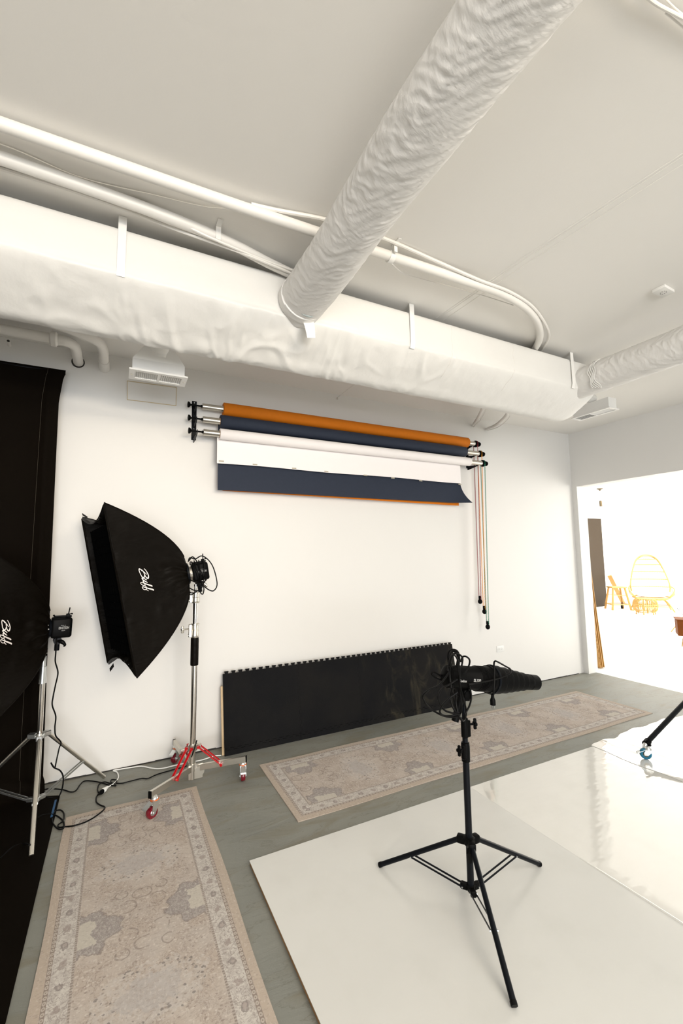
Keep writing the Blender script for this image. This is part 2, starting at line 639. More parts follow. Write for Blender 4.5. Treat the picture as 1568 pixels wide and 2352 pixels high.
def gloss_material(name, col, rough, wave, spec=0.5):
    m, b, vec = newmat(name, rough, spec)
    n1 = nnoise(vec, 1.7, 2)
    n2 = nnoise(nmap(vec, (2, 9, 1)), 1.6, 2)
    n3 = nnoise(vec, 5, 5)
    c2 = (col[0] * 0.93, col[1] * 0.93, col[2] * 0.92, 1)
    S.nt.links.new(cmix(col, c2, n3.sm(0.45, 0.75) * 0.5), b.inputs['Base Color'])
    b.inputs['Coat Weight'].default_value = 1.0 if rough < 0.1 else 0.4
    b.inputs['Coat Roughness'].default_value = rough
    b.inputs['Coat IOR'].default_value = 1.6
    setbump(b, n1 * 0.7 + n2 * 0.3, 1.0, wave)
    S.nt.links.new(b.inputs['Normal'].links[0].from_socket, b.inputs['Coat Normal'])
    return m


def rubber_tile_material():
    m, b, vec = newmat('black_foam_tile', 0.8, 0.1)
    n1 = nnoise(vec, 3.0, 4)
    n2 = nnoise(nmap(vec, (4, 4, 1.6)), 1.3, 6, 0.65, 1.0)
    n3 = nnoise(vec, 220, 2)
    base = cmix((0.0072, 0.0074, 0.0084, 1), (0.0105, 0.010, 0.0098, 1), n1.sm(0.35, 0.65))
    sp = S.nt.nodes.new('ShaderNodeSeparateXYZ')
    S.nt.links.new(vec, sp.inputs[0])
    dusty = S(sp.outputs[0]).sm(2.0, 2.5) * n2.sm(0.5, 0.72)
    base = cmix(base, (0.055, 0.048, 0.032, 1), dusty * 0.75)
    base = cmix(base, (0.016, 0.016, 0.016, 1), n3.sm(0.55, 0.8) * 0.5)
    S.nt.links.new(base, b.inputs['Base Color'])
    setbump(b, n3, 0.3, 0.002)
    return m


CONC = concrete_material()
TILE = rubber_tile_material()
GLOSS = gloss_material('white_gloss_laminate', (0.73, 0.72, 0.68, 1), 0.045, 0.0035, 0.5)
SATIN = gloss_material('white_satin_laminate', (0.66, 0.66, 0.635, 1), 0.22, 0.003, 0.42)
VINYL = gloss_material('white_gloss_vinyl', (0.82, 0.80, 0.755, 1), 0.06, 0.005, 0.5)

# ------------------------------------------------------------------ room shell
D, H, W = 3.913, 3.252, 5.60
XL, YR = -2.6, -6.6
OPY = 3.84          # edge of the opening in the right-hand wall
OPZ = 2.50
JX = 5.79           # far side of the right-hand wall
FX, FY = 15.2, 9.6

struct('floor', bxr(B(), XL, 5.75, YR, D, -0.1, 0), CONC)
struct('floor_cyclorama', bxr(B(), 5.75, FX, -3.0, FY, -0.1, 0.0), CYC)
struct('ceiling', bxr(B(), XL, W + 0.02, YR, D, H, H + 0.1), CEIL)
struct('wall_back', bxr(B(), XL - 0.1, JX, D, D + 0.12, -0.1, H + 0.1), WALL)
bm = B()
bxr(bm, W, JX, OPY, D, -0.02, H + 0.1)          # return beside the opening
bxr(bm, W, JX, YR, OPY, OPZ, H + 0.1)           # header over the opening
bxr(bm, W, JX, YR, 0.9, -0.02, OPZ)
struct('wall_right', bm, WALL)
struct('wall_left', bxr(B(), XL - 0.12, XL, YR, D, -0.1, H + 0.1), WALL)
bm = B()
bxr(bm, XL - 0.1, JX, YR - 0.12, YR, -0.1, 0.25)
bxr(bm, XL - 0.1, JX, YR - 0.12, YR, 2.55, H + 0.1)
for x0, x1 in ((XL - 0.1, -1.8), (-0.15, 0.05), (1.75, 1.95), (3.65, JX)):
    bxr(bm, x0, x1, YR - 0.12, YR, 0.25, 2.55)
struct('wall_rear', bm, WALL)
for i, (x0, x1) in enumerate(((-1.8, -0.15), (0.05, 1.75), (1.95, 3.65))):
    bm = B()
    for a_ in (x0, x1 - 0.04):
        bxr(bm, a_, a_ + 0.04, YR - 0.09, YR - 0.03, 0.25, 2.55)
    for z_ in (0.25, 1.5, 2.51):
        bxr(bm, x0, x1, YR - 0.09, YR - 0.03, z_, z_ + 0.04)
    struct('window_%d' % (i + 1), bm, PAINT)
# cyclorama room: coved far walls, side wall behind the planks, ceiling
bm = B()


def cove(u, v):
    # profile v: from floor up; runs along far x wall then along y wall with round corner
    R = 0.9
    prof_r, prof_z = 0, 0
    if v < 0.5:
        t = v / 0.5 * PI / 2
        prof_r, prof_z = R * (1 - math.sin(t)), R * (1 - math.cos(t))
    else:
        prof_r, prof_z = 0, R + (v - 0.5) / 0.5 * (3.46 - R)
    x1, y1 = FX - prof_r, FY - prof_r
    rc = 1.2
    L1, La, L2 = 10.5, PI / 2 * rc, 8.0
    s = u * (L1 + La + L2)
    if s < L1:
        return Vector((x1, y1 - rc - (L1 - s), prof_z))
    if s < L1 + La:
        t = (s - L1) / rc
        return Vector((x1 - rc + rc * math.cos(t), y1 - rc + rc * math.sin(t), prof_z))
    return Vector((x1 - rc - (s - L1 - La), y1, prof_z))


sheet(bm, cove, 60, 16)
struct('wall_cyclorama', bm, CYC, smooth=True)
struct('wall_cyclorama_side', bxr(B(), W + 0.1, JX, D + 0.1, FY, -0.1, 3.46), CYC)
struct('wall_cyclorama_front', bxr(B(), W + 0.1, FX, -3.1, -3.0, -0.1, 3.46), CYC)
struct('ceiling_cyclorama', bxr(B(), W + 0.1, FX, -3.0, FY, 3.46, 3.56), CYC)
# paired drywall beads running along the ceiling, and a fainter joint to the left
bm = B()
for xo in (0.0, 0.018, 0.062):
    tube(bm, [(1.945 + xo, 2.30, H), (1.975 + xo, 1.6, H), (2.05 + xo, 0.8, H), (2.10 + xo, -0.5, H)], 0.0035, 6)
struct('trim_1', bm, CEIL, smooth=True)
# rough gap between wall and floor
bm = B()
for i in range(34):
    x0 = XL + 0.1 + i * 0.235
    bxr(bm, x0, x0 + 0.235, D - 0.006, D, 0, 0.006 + 0.006 * random.random())
struct('trim_2', bm, DARK)


# ------------------------------------------------------------------ ducts
def wrinkle(amp, s, st):
    def f(p, n):
        q = Vector((p.x * s * st[0], p.y * s * st[1], p.z * s * st[2]))
        a_ = noise.noise(q + n * 1.5)
        b_ = abs(noise.noise(q * 2.3 + Vector((5, 3, 1)) + n * 2))
        return amp * (a_ * 0.8 + (0.5 - b_) * 0.9)
    return f


MY, MZ, MR = 2.32, 2.958, 0.242
duct = thing('air_duct', 'large round white wrapped air duct hung along the ceiling beside the back wall', 'duct', (0.9, MY, MZ))
PROF = spline([(2.32, 3.172, 0), (2.246, 3.190, 0), (2.238, 3.08, 0), (2.236, 2.985, 0), (2.250, 2.945, 0), (2.330, 2.885, 0), (2.44, 2.825, 0), (2.54, 2.783, 0), (2.64, 2.815, 0), (2.70, 2.90, 0), (2.715, 3.08, 0), (2.69, 3.15, 0), (2.60, 3.17, 0)], 10, closed=True)
CY, CZ = 2.47, 2.99


def duct_pt(x, k):
    """point of the boxy duct profile k at x, with the slack, creased wrap"""
    m_ = len(PROF)
    p = PROF[k % m_]
    t_ = PROF[(k + 1) % m_] - PROF[(k - 1) % m_]
    t_.normalize()
    nv = Vector((0, -t_.y, t_.x)) if True else None
    out = Vector((0, p.x - CY, p.y - CZ))
    if nv.dot(out) < 0:
        nv = -nv
    q3 = Vector((x, p.x, p.y))
    low = max(0.0, min(1.0, -nv.z * 1.5 + 0.1)) * (1 if nv.y < 0.3 else 0.4)
    f = 0.003 * nz((x * 1.1, p.x * 2, p.y * 2))
    q = Vector((x * 4.2, p.x * 5.5 + p.y * 5.5, p.y * 2))
    warp = noise.noise(q * 0.6) * 1.4
    k1 = 1 - min(1, abs(noise.noise(q + Vector((warp, warp, 3)))) * 4.5)
    k2 = 1 - min(1, abs(noise.noise(q * 2.6 + Vector((warp * 2, 1, 9)))) * 3.0)
    patch = max(0, noise.noise(Vector((x * 1.5, p.y * 3, 4.4))) + 0.30)
    d = f + low * (0.012 * k1 * patch + 0.007 * k2 * patch + 0.0025 * nz(q3, 14)) + 0.0006 * nz(q3, 11)
    return q3 + nv * d


bm = B()
n = 620
K = len(PROF)
rings = []
for i in range(n + 1):
    x = -2.45 + (3.50 + 2.45) * i / n
    rings.append([bm.verts.new(duct_pt(x, k)) for k in range(K)])
for i in range(1, 15):
    t = i / 14 * PI / 2
    ring = []
    for k in range(K):
        p = duct_pt(3.50 + 0.22 * math.sin(t), k)
        c_ = Vector((p.x, CY - 0.03, CZ + 0.03))
        ring.append(bm.verts.new(c_ + (p - c_) * max(0.02, math.cos(t) ** 0.8)))
    rings.append(ring)
for ra, rb in zip(rings, rings[1:]):
    for k in range(K):
        bm.faces.new((ra[k], ra[(k + 1) % K], rb[(k + 1) % K], rb[k]))
bm.faces.new(rings[-1])
bm.faces.new(list(reversed(rings[0])))
obj('duct_body', bm, DUCT, duct, world=True, ang=80)
for sx in (-0.03, 1.68, 3.30):
    bm = B()
    path = [(2.232, 3.25), (2.229, 3.12), (2.228, 2.985), (2.238, 2.945)]
    vs = [(bm.verts.new((sx - 0.018, y_, z_)), bm.verts.new((sx + 0.018, y_, z_))) for y_, z_ in path]
    fs = [bm.faces.new((p[0], p[1], q[1], q[0])) for p, q in zip(vs, vs[1:])]
    bm.normal_update()
    bmesh.ops.solidify(bm, geom=fs, thickness=0.003)
    obj('hanger_strap', bm, PAINT, duct, world=True)
bm = B()
sheet(bm, lambda u, v: Vector((0.885 + 0.075 * u * (1 - 0.35 * v) + 0.03 * v, 2.212 - 0.022 * v - 0.010 * math.sin(v * 3), 2.96 - 0.135 * v + 0.01 * u)), 4, 10, 0.002)
obj('loose_tape_flap', bm, PAINT, duct, world=True)
for xx in (2.02, 2.62):
    bm = B()
    tube(bm, [duct_pt(xx + 0.004 * math.sin(k * 1.3), 12 + k * 2) + Vector((0, -0.0005, 0)) for k in range(22)], 0.0014, 5)
    obj('wrap_seam', bm, PIPE, duct, world=True)


def branch(name, label, x, z, r, y0, y1):
    t = thing(name, label, 'duct', (x, (y0 + y1) / 2, z))
    bm = B()
    m_ = int((y1 - y0) / 0.0062)
    pts = [(x + 0.006 * math.sin(i * 0.02), y0 + (y1 - y0) * i / m_, z) for i in range(m_ + 1)]
    rd = [r + 0.004 * nz(p, 2.1) for p in pts]

    def dd(p, nn):
        ang = math.atan2(nn.z, nn.x)
        ca, sa = math.cos(ang) * 1.1, math.sin(ang) * 1.1
        warp = noise.noise(Vector((p.y * 3.0, ca * 1.5, sa * 1.5))) * 1.6
        y1 = p.y * 27 + 4.2 * ca + warp
        k1 = 1 - min(1, abs(noise.noise(Vector((y1, ca * 1.6, sa * 1.6)))) * 2.8)
        k2 = 1 - min(1, abs(noise.noise(Vector((y1 * 2.4 + 5, ca * 2.6, sa * 2.6)))) * 2.4)
        big = noise.noise(Vector((p.y * 2.2, ca, sa + 4)))
        amp = 0.55 + 0.6 * max(0, noise.noise(Vector((p.y * 1.7, ca * 1.3, sa + 8))) + 0.2)
        return 0.006 * big + amp * (0.0042 * k1 + 0.0022 * k2)
    tube(bm, pts, rd, 96, disp=dd)
    obj('wrapped_tube', bm, DUCTW, t, world=True, ang=80)
    return t


b1 = branch('branch_duct', 'wrinkled white flexible duct crossing the ceiling from the top edge down to the long duct', 0.886, 3.045, 0.124, -2.4, 2.26)
bm = B()
for k, rr in ((0, 0.132), (1, 0.128)):
    tube(bm, [(0.886, 2.17 + 0.02 * k, 3.045), (0.886, 2.205 + 0.02 * k, 3.045)], rr, 40)
tube(bm, [(0.886 + 0.127 * math.cos(a_), 2.165, 3.045 + 0.127 * math.sin(a_)) for a_ in [PI * 1.18 + PI * 0.5 * k / 20 for k in range(21)]], 0.006, 6)
obj('joint_collar', bm, DUCTW, b1, world=True)
bm = B()
tube(bm, [(0.886 + 0.122 * math.cos(a_), 2.13, 3.045 + 0.124 * math.sin(a_)) for a_ in [PI * 1.42 + PI * 0.25 * k / 12 for k in range(13)]], [0.001 + 0.008 * math.sin(PI * k / 12) for k in range(13)], 6)
obj('torn_patch', bm, GREYWRAP, b1, world=True, label='grey torn patch under the duct end')
b2 = branch('branch_duct', 'short wrinkled white duct running off the right end of the long duct', 3.46, 3.03, 0.122, -2.4, 2.30)
bm = B()
for k in range(5):
    a0 = PI * (0.55 + 0.02 * k)
    tube(bm, [(3.46 + 0.128 * math.cos(a0 + j * 0.16), 2.12 - 0.012 * k + 0.01 * math.sin(j + k), 3.03 + 0.128 * math.sin(a0 + j * 0.16)) for j in range(16)], 0.003, 5)
obj('joint_collar', bm, PAINT, b2, world=True)


# ------------------------------------------------------------------ air registers
def register_left():
    t = thing('air_register', 'white slatted air register box hanging on a round neck above the black drape', 'air vent', (0.2, 3.03, 2.785))
    bm = B()
    tube(bm, spline([(0.20, 2.42, 3.00), (0.20, 2.70, 3.045), (0.20, 2.92, 3.035), (0.20, 3.00, 2.965), (0.20, 3.02, 2.93)], 8), 0.078, 28)
    for k in range(3):
        tube(bm, [(0.20 + 0.081 * math.cos(a_), 3.005 - 0.03 * k + 0.081 * math.sin(a_) * 0.85, 2.968 + 0.018 * k + 0.081 * math.sin(a_) * 0.35) for a_ in [2 * PI * j / 28 for j in range(28)]], 0.003, 5, closed=True)
    obj('round_neck', bm, PAINT, t, world=True)
    bm = B()
    lo = [(0.045, 2.97), (0.360, 2.97), (0.360, 3.09), (0.045, 3.09)]
    hi = [(0.115, 2.945), (0.285, 2.945), (0.285, 3.085), (0.115, 3.085)]
    rings = [[bm.verts.new((x, y, 2.79)) for x, y in lo], [bm.verts.new((x, y, 2.865)) for x, y in lo], [bm.verts.new((x, y, 2.955)) for x, y in hi]]
    for a_, b_ in zip(rings, rings[1:]):
        for k in range(4):
            bm.faces.new((a_[k], a_[(k + 1) % 4], b_[(k + 1) % 4], b_[k]))
    bm.faces.new(rings[0])
    bm.faces.new(rings[-1])
    obj('boot', bm, PAINT, t, world=True, smooth=False)
    bm = B()
    # flange: a ring in plan, with slots between slats
    x0, x1, y0, y1, z = 0.028, 0.378, 2.945, 3.115, 2.785
    for (a0, a1, c0, c1) in ((x0, x1, y0, y0 + 0.028), (x0, x1, y1 - 0.028, y1), (x0, x0 + 0.035, y0 + 0.028, y1 - 0.028), (x1 - 0.035, x1, y0 + 0.028, y1 - 0.028), (0.196, 0.21, y0 + 0.028, y1 - 0.028)):
        bxr(bm, a0, a1, c0, c1, z - 0.006, z + 0.004)
    fl = obj('flange', bm, PAINT, t, world=True, smooth=False)
    bm = B()
    for k in range(24):
        xx = 0.068 + k * 0.0118
        if 0.19 < xx < 0.215:
            continue
        M = Matrix.Translation((xx, 3.03, z + 0.002)) @ Matrix.Rotation(0.6 if xx < 0.2 else -0.6, 4, 'Y')
        box(bm, (0, 0, 0), (0.0018, 0.118, 0.012), M)
    obj('louvres', bm, PAINT, t, world=True, smooth=False)
    bm = B()
    bxr(bm, 0.06, 0.345, 2.972, 3.088, z + 0.012, z + 0.016)
    obj('throat', bm, DARK, t, world=True, smooth=False)
    for xq in (0.044, 0.362):
        bm = B()
        lathe(bm, [(0, -0.004), (0.006, -0.003), (0.006, 0), (0, 0)], Matrix.Translation((xq, 3.03, z - 0.006)))
        obj('screw_head', bm, STEEL, t, world=True)
    return t


register_left()
t = thing('air_register', 'white ceiling air register box below the right end of the long duct', 'air vent', (4.14, 2.6, 2.95))
bm = B()
bxr(bm, 4.070, 4.19, 2.415, 2.775, 2.956, 3.055)
obj('boot', bm, PAINT, t, world=True)
bm = B()
tube(bm, spline([(3.45, 2.52, 3.06), (3.80, 2.56, 3.10), (4.12, 2.60, 3.10)], 6), 0.045, 20)
obj('round_neck', bm, PAINT, t, world=True)
bm = B()
for (a0, a1, c0, c1) in ((4.055, 4.205, 2.40, 2.42), (4.055, 4.205, 2.77, 2.79), (4.055, 4.075, 2.42, 2.77), (4.185, 4.205, 2.42, 2.77), (4.075, 4.185, 2.60, 2.612)):
    bxr(bm, a0, a1, c0, c1, 2.945, 2.955)
obj('flange', bm, PAINT, t, world=True, smooth=False)
bm = B()
for k in range(28):
    yy = 2.43 + k * 0.013
    if not 2.425 < yy < 2.765:
        continue
    M = Matrix.Translation((4.13, yy, 2.952)) @ Matrix.Rotation(0.7 if yy < 2.6 else -0.9, 4, 'X')
    box(bm, (0, 0, 0), (0.108, 0.0018, 0.010), M)
obj('louvres', bm, PAINT, t, world=True, smooth=False)
bm = B()
bxr(bm, 4.078, 4.182, 2.425, 2.765, 2.9525, 2.9545)
obj('throat', bm, DARK, t, world=True, smooth=False)

# thin outline of a painted-over access panel under the left register
bm = B()
ap = [(0.015, 3.072), (0.415, 3.055), (0.412, 2.895), (0.018, 2.912)]
ap = [at(292, 875, D), at(405, 890, D), at(404, 932, D), at(292, 918, D)]
for p, q in zip(ap, ap[1:] + ap[:1]):
    bar(bm, (p.x, D - 0.002, p.z), (q.x, D - 0.002, q.z), 0.0045, 0.006, 0, up=(0, 1, 0))
t = obj('access_panel', bm, TANLINE)
tag(t, 'painted-over rectangular access panel outline on the back wall under the register', 'panel')

# ------------------------------------------------------------------ ceiling conduits and cables
t = thing('conduit', 'long white conduit along the ceiling that bends back over the long duct on the right', 'pipe', (0.5, 1.87, 3.2))
bm = B()
path = [(-2.4, 1.885, 3.205), (-0.4, 1.875, 3.205), (0.52, 1.868, 3.205), (1.2, 1.85, 3.205), (1.75, 1.835, 3.205), (2.05, 1.83, 3.205), (2.3, 1.865, 3.205), (2.55, 1.96, 3.21), (2.78, 2.12, 3.22), (2.92, 2.28, 3.224), (3.0, 2.42, 3.225)]
tube(bm, spline(path, 8), 0.0255, 18)
obj('pipe', bm, PIPE, t, world=True)
bm = B()
tube(bm, [(1.262 + 0.0, 1.852 + 0.031 * math.cos(a_), 3.205 + 0.031 * math.sin(a_)) for a_ in [2 * PI * k / 24 for k in range(24)]], 0.001, 4, closed=True)
bm.free()
bm = B()
for k in range(22):
    pass
tube(bm, [(1.25, 1.852, 3.205), (1.28, 1.852, 3.205)], 0.031, 24)
bxr(bm, 1.255, 1.275, 1.80, 1.806, 3.20, 3.252)
bxr(bm, 1.255, 1.275, 1.76, 1.83, 3.246, 3.25)
obj('pipe_clamp', bm, PAINT, t, world=True)

t = thing('conduit', 'thick white conduit slanting from the left edge to behind the crossing duct', 'pipe', (0.2, 2.1, 3.2))
bm = B()
tube(bm, spline([(-2.4, 2.00, 3.213), (-1.2, 2.035, 3.213), (-0.48, 2.055, 3.213), (0.1, 2.085, 3.213), (0.45, 2.13, 3.21), (0.70, 2.185, 3.20), (0.92, 2.22, 3.19)], 8), 0.027, 18)
obj('pipe', bm, PIPE, t, world=True)
bm = B()
bxr(bm, 0.385, 0.41, 2.09, 2.094, 3.18, 3.252)
bxr(bm, 0.385, 0.41, 2.04, 2.094, 3.246, 3.251)
obj('pipe_clamp', bm, PAINT, t, world=True)


def cable(name, label, pts, r, m, n=8, cat='cable', seg=8):
    pts = [(p[0], p[1], min(p[2], H - r - 0.0008)) for p in pts]
    bm = B()
    tube(bm, [Vector((p.x, p.y, min(p.z, H - r - 0.0005))) for p in spline(pts, n)], r, seg)
    o = obj(name, bm, m)
    return tag(o, label, cat)


cable('cable', 'white cable sagging over the thick conduit, upper of the pair beside it', [(-2.2, 1.99, 3.245), (-0.8, 2.06, 3.245), (-0.35, 2.12, 3.243), (0.0, 2.10, 3.243), (0.35, 2.095, 3.18), (0.6, 2.135, 3.18), (0.84, 2.17, 3.19)], 0.007, PIPE)
cable('cable', 'white cable lying between the thick conduit and the long duct', [(-2.2, 2.16, 3.245), (-0.8, 2.16, 3.243), (-0.2, 2.15, 3.240), (0.2, 2.14, 3.20), (0.5, 2.13, 3.176), (0.72, 2.16, 3.176), (0.86, 2.19, 3.18)], 0.008, PIPE)
cable('cable', 'thin white wire looping loosely across the ceiling at the left', [(-2.0, 2.06, 3.247), (-0.9, 2.04, 3.247), (-0.47, 2.02, 3.243), (-0.2, 2.06, 3.245), (0.1, 2.02, 3.245), (0.32, 1.99, 3.247), (0.47, 1.925, 3.244), (0.56, 1.90, 3.242), (0.62, 1.875, 3.236)], 0.0028, PIPE)
cable('cable', 'white cable strapped along the far bend of the long conduit', [(0.50, 1.86, 3.228), (0.62, 1.845, 3.232), (0.9, 1.80, 3.243), (1.2, 1.79, 3.243), (1.55, 1.80, 3.23), (1.85, 1.798, 3.21), (2.1, 1.80, 3.208), (2.35, 1.845, 3.207), (2.6, 1.945, 3.207), (2.835, 2.085, 3.222), (2.99, 2.26, 3.236), (3.07, 2.42, 3.238)], 0.0095, PIPE)
cable('cable', 'thin white wire sagging beside the conduit bend near the middle', [(1.27, 1.86, 3.178), (1.40, 1.93, 3.20), (1.55, 1.97, 3.235), (1.72, 1.96, 3.24), (1.88, 1.95, 3.24), (2.05, 1.92, 3.225), (2.22, 1.875, 3.19)], 0.0028, PIPE)
t = thing('conduit', 'white conduit with two thin cables at the top right corner of the ceiling', 'pipe', (1.4, 0.6, 3.23))
bm = B()
tube(bm, spline([on(1130, -420, 3.235), on(1440, -60, 3.235), on(1494, 0, 3.235), on(1568, 42, 3.235), on(1700, 116, 3.235), on(2300, 440, 3.235)], 6), 0.0052, 10)
obj('pipe', bm, PIPE, t, world=True)
bm = B()
tube(bm, spline([on(1500, -40, 3.24), on(1530, 0, 3.24), on(1568, 34, 3.24), on(1620, 70, 3.24)], 6), 0.0028, 8)
obj('upper_cable', bm, PIPE, t, world=True)
bm = B()
tube(bm, spline([on(1528, 30, 3.24), on(1546, 44, 3.24), on(1570, 64, 3.24), on(1640, 122, 3.24)], 6), 0.0028, 8)
obj('lower_cable', bm, PIPE, t, world=True)

# pipes between duct and wall, top left
t = thing('drain_pipe', 'white pipe with a rough coupling turning into a dark hole in the back wall', 'pipe', (-0.5, 3.6, 3.15))
bm = B()
tube(bm, spline([(-2.4, 3.56, 3.15), (-0.9, 3.555, 3.15), (-0.45, 3.555, 3.15), (-0.38, 3.56, 3.15), (-0.335, 3.60, 3.15), (-0.325, 3.68, 3.15), (-0.325, 3.80, 3.15), (-0.325, 3.93, 3.15)], 8), 0.036, 20)
obj('pipe', bm, PIPE, t, world=True)
bm = B()
tube(bm, [(-0.475, 3.555, 3.15), (-0.465, 3.555, 3.15), (-0.435, 3.555, 3.15), (-0.425, 3.555, 3.15)], [0.037, 0.05, 0.052, 0.038], 20, disp=lambda p, n_: 0.006 * nz(p, 40))
obj('coupling', bm, PIPE, t, world=True)
bm = B()
tube(bm, [(-0.327, D - 0.004, 3.15), (-0.327, D + 0.0, 3.15)], 0.046, 24)
obj('wall_hole', bm, DARK, t, world=True)
t = thing('drain_pipe', 'white curved pipe entering the back wall just left of the register', 'pipe', (-0.2, 3.5, 3.15))
bm = B()
tube(bm, spline([(-2.4, 3.25, 3.17), (-0.95, 3.28, 3.17), (-0.55, 3.31, 3.165), (-0.32, 3.37, 3.155), (-0.18, 3.46, 3.15), (-0.145, 3.58, 3.145), (-0.143, 3.72, 3.14), (-0.143, 3.92, 3.135)], 8), 0.034, 20)
obj('pipe', bm, PIPE, t, world=True)
bm = B()
cyl(bm, (-0.143, 3.76, 3.138), (-0.143, 3.92, 3.134), 0.0385, seg=22)
obj('sleeve', bm, PIPE, t, world=True)
for px in (36, 80):
    bm = B()
    tube(bm, spline([(-0.72 + px * 0.0022, 3.27, 3.245), (-0.72 + px * 0.0022, 3.25, 3.15), (-0.71 + px * 0.0022, 3.28, 3.12), (-0.70 + px * 0.0022, 3.31, 3.13)], 5), 0.004, 6)
    obj('wire_hook', bm, PIPE, t, world=True)
t = thing('pipe_stub', 'short capped white pipe stub on the wall at the far left', 'pipe', (-0.74, 3.9, 3.17))
bm = B()
a0 = at(19, 783, D - 0.09)
b0 = at(22, 793, D)
cyl(bm, a0, b0, 0.013, seg=14)
obj('stub', bm, PIPE, t, world=True)
bm = B()
cyl(bm, a0 + Vector((0, -0.001, 0)), a0 + Vector((0, 0.001, 0)), 0.009, seg=12)
obj('bore', bm, DARK, t, world=True)
for i, (pa, pb, lab) in enumerate((((1110, 925), (1086, 977), 'white cable tail curving from the long duct to the back wall, left of the two'),
                                   ((1165, 940), (1118, 985), 'white cable tail curving from the long duct to the back wall, right of the two'))):
    e = at(pb[0], pb[1], D - 0.01)
    s_ = at(pa[0], pa[1], 2.75)
    mid1 = at(pa[0] - 2, pa[1] + 14, 3.0)
    mid2 = at((pa[0] * 0.45 + pb[0] * 0.55), pa[1] + 36, 3.5)
    t = thing('cable_tail', lab, 'cable', e)
    bm = B()
    tube(bm, spline([s_, mid1, mid2, e], 8), [0.018] * 24 + [0.014], 12)
    obj('sheath', bm, PIPE, t, world=True)
    bm = B()
    tube(bm, spline([s_ + Vector((0.03, 0, 0)), mid1 + Vector((0.035, 0, -0.02)), mid2 + Vector((0.03, 0, -0.02)), e + Vector((0.005, -0.005, -0.02))], 8), 0.004, 6)
    obj('thin_wire', bm, PIPE, t, world=True)
    bm = B()
    lathe(bm, [(0.0, -0.006), (0.008, -0.004), (0.008, 0.006), (0, 0.008)], Matrix.Translation(e + Vector((0, -0.004, -0.004))))
    obj('dark_tip', bm, DARK, t, world=True)
p_ = at(772, 915, D)
t = thing('wall_hook', 'tiny hook high on the back wall above the orange paper roll', 'hook', p_)
bm = B()
tube(bm, spline([p_, p_ + Vector((0, -0.02, 0)), p_ + Vector((0.004, -0.026, -0.012)), p_ + Vector((0, -0.012, -0.018))], 5), 0.003, 6)
obj('hook', bm, STEEL, t, world=True)
bm = B()
q_ = at(832, 870, 3.0)
tube(bm, spline([p_ + Vector((0, -0.012, 0)), at(800, 893, 3.5), q_, at(840, 855, 2.55)], 5), 0.0016, 5)
obj('thin_wire', bm, PIPE, t, world=True)

t = thing('ceiling_speaker', 'small square white detector plate on the ceiling at the right', 'detector', (3.03, 1.40, H))
bm = B()
M = Matrix.Translation((3.03, 1.405, H)) @ Matrix.Rotation(0.05, 4, 'Z')
box(bm, (0, 0, -0.010), (0.125, 0.075, 0.02), M, 0.004, 2)
obj('housing', bm, PAINT, t, world=True)
bm = B()
for k in range(8):
    a_ = k * PI / 4
    box(bm, (0.0 + 0.016 * math.cos(a_), 0.016 * math.sin(a_), -0.0205), (0.004, 0.004, 0.001), M)
obj('sounder_holes', bm, DARK, t, world=True)


def outlet(name, label, c):
    t = thing(name, label, 'outlet', c)
    bm = B()
    box(bm, (0, -0.003, 0), (0.115, 0.006, 0.072), None, 0.002, 2)
    obj('cover_plate', bm, WHTPL, t)
    for s_ in (-1, 1):
        bm = B()
        lathe(bm, [(0.0, 0.0085), (0.016, 0.008), (0.017, 0.005)], Matrix.Translation((s_ * 0.021, 0, 0)) @ Matrix.Rotation(PI / 2, 4, 'X'), 20)
        so = obj('socket', bm, WHTPL, t)
        bm = B()
        for q in (-0.006, 0.006):
            bxr(bm, s_ * 0.021 - 0.005, s_ * 0.021 + 0.005, -0.0093, -0.0088, q - 0.001, q + 0.001)
        obj('slots', bm, DARK, so, smooth=False)
    return t


outlet('wall_outlet', 'white duplex power outlet low on the back wall right of the black mats', at(1148, 1490, D))

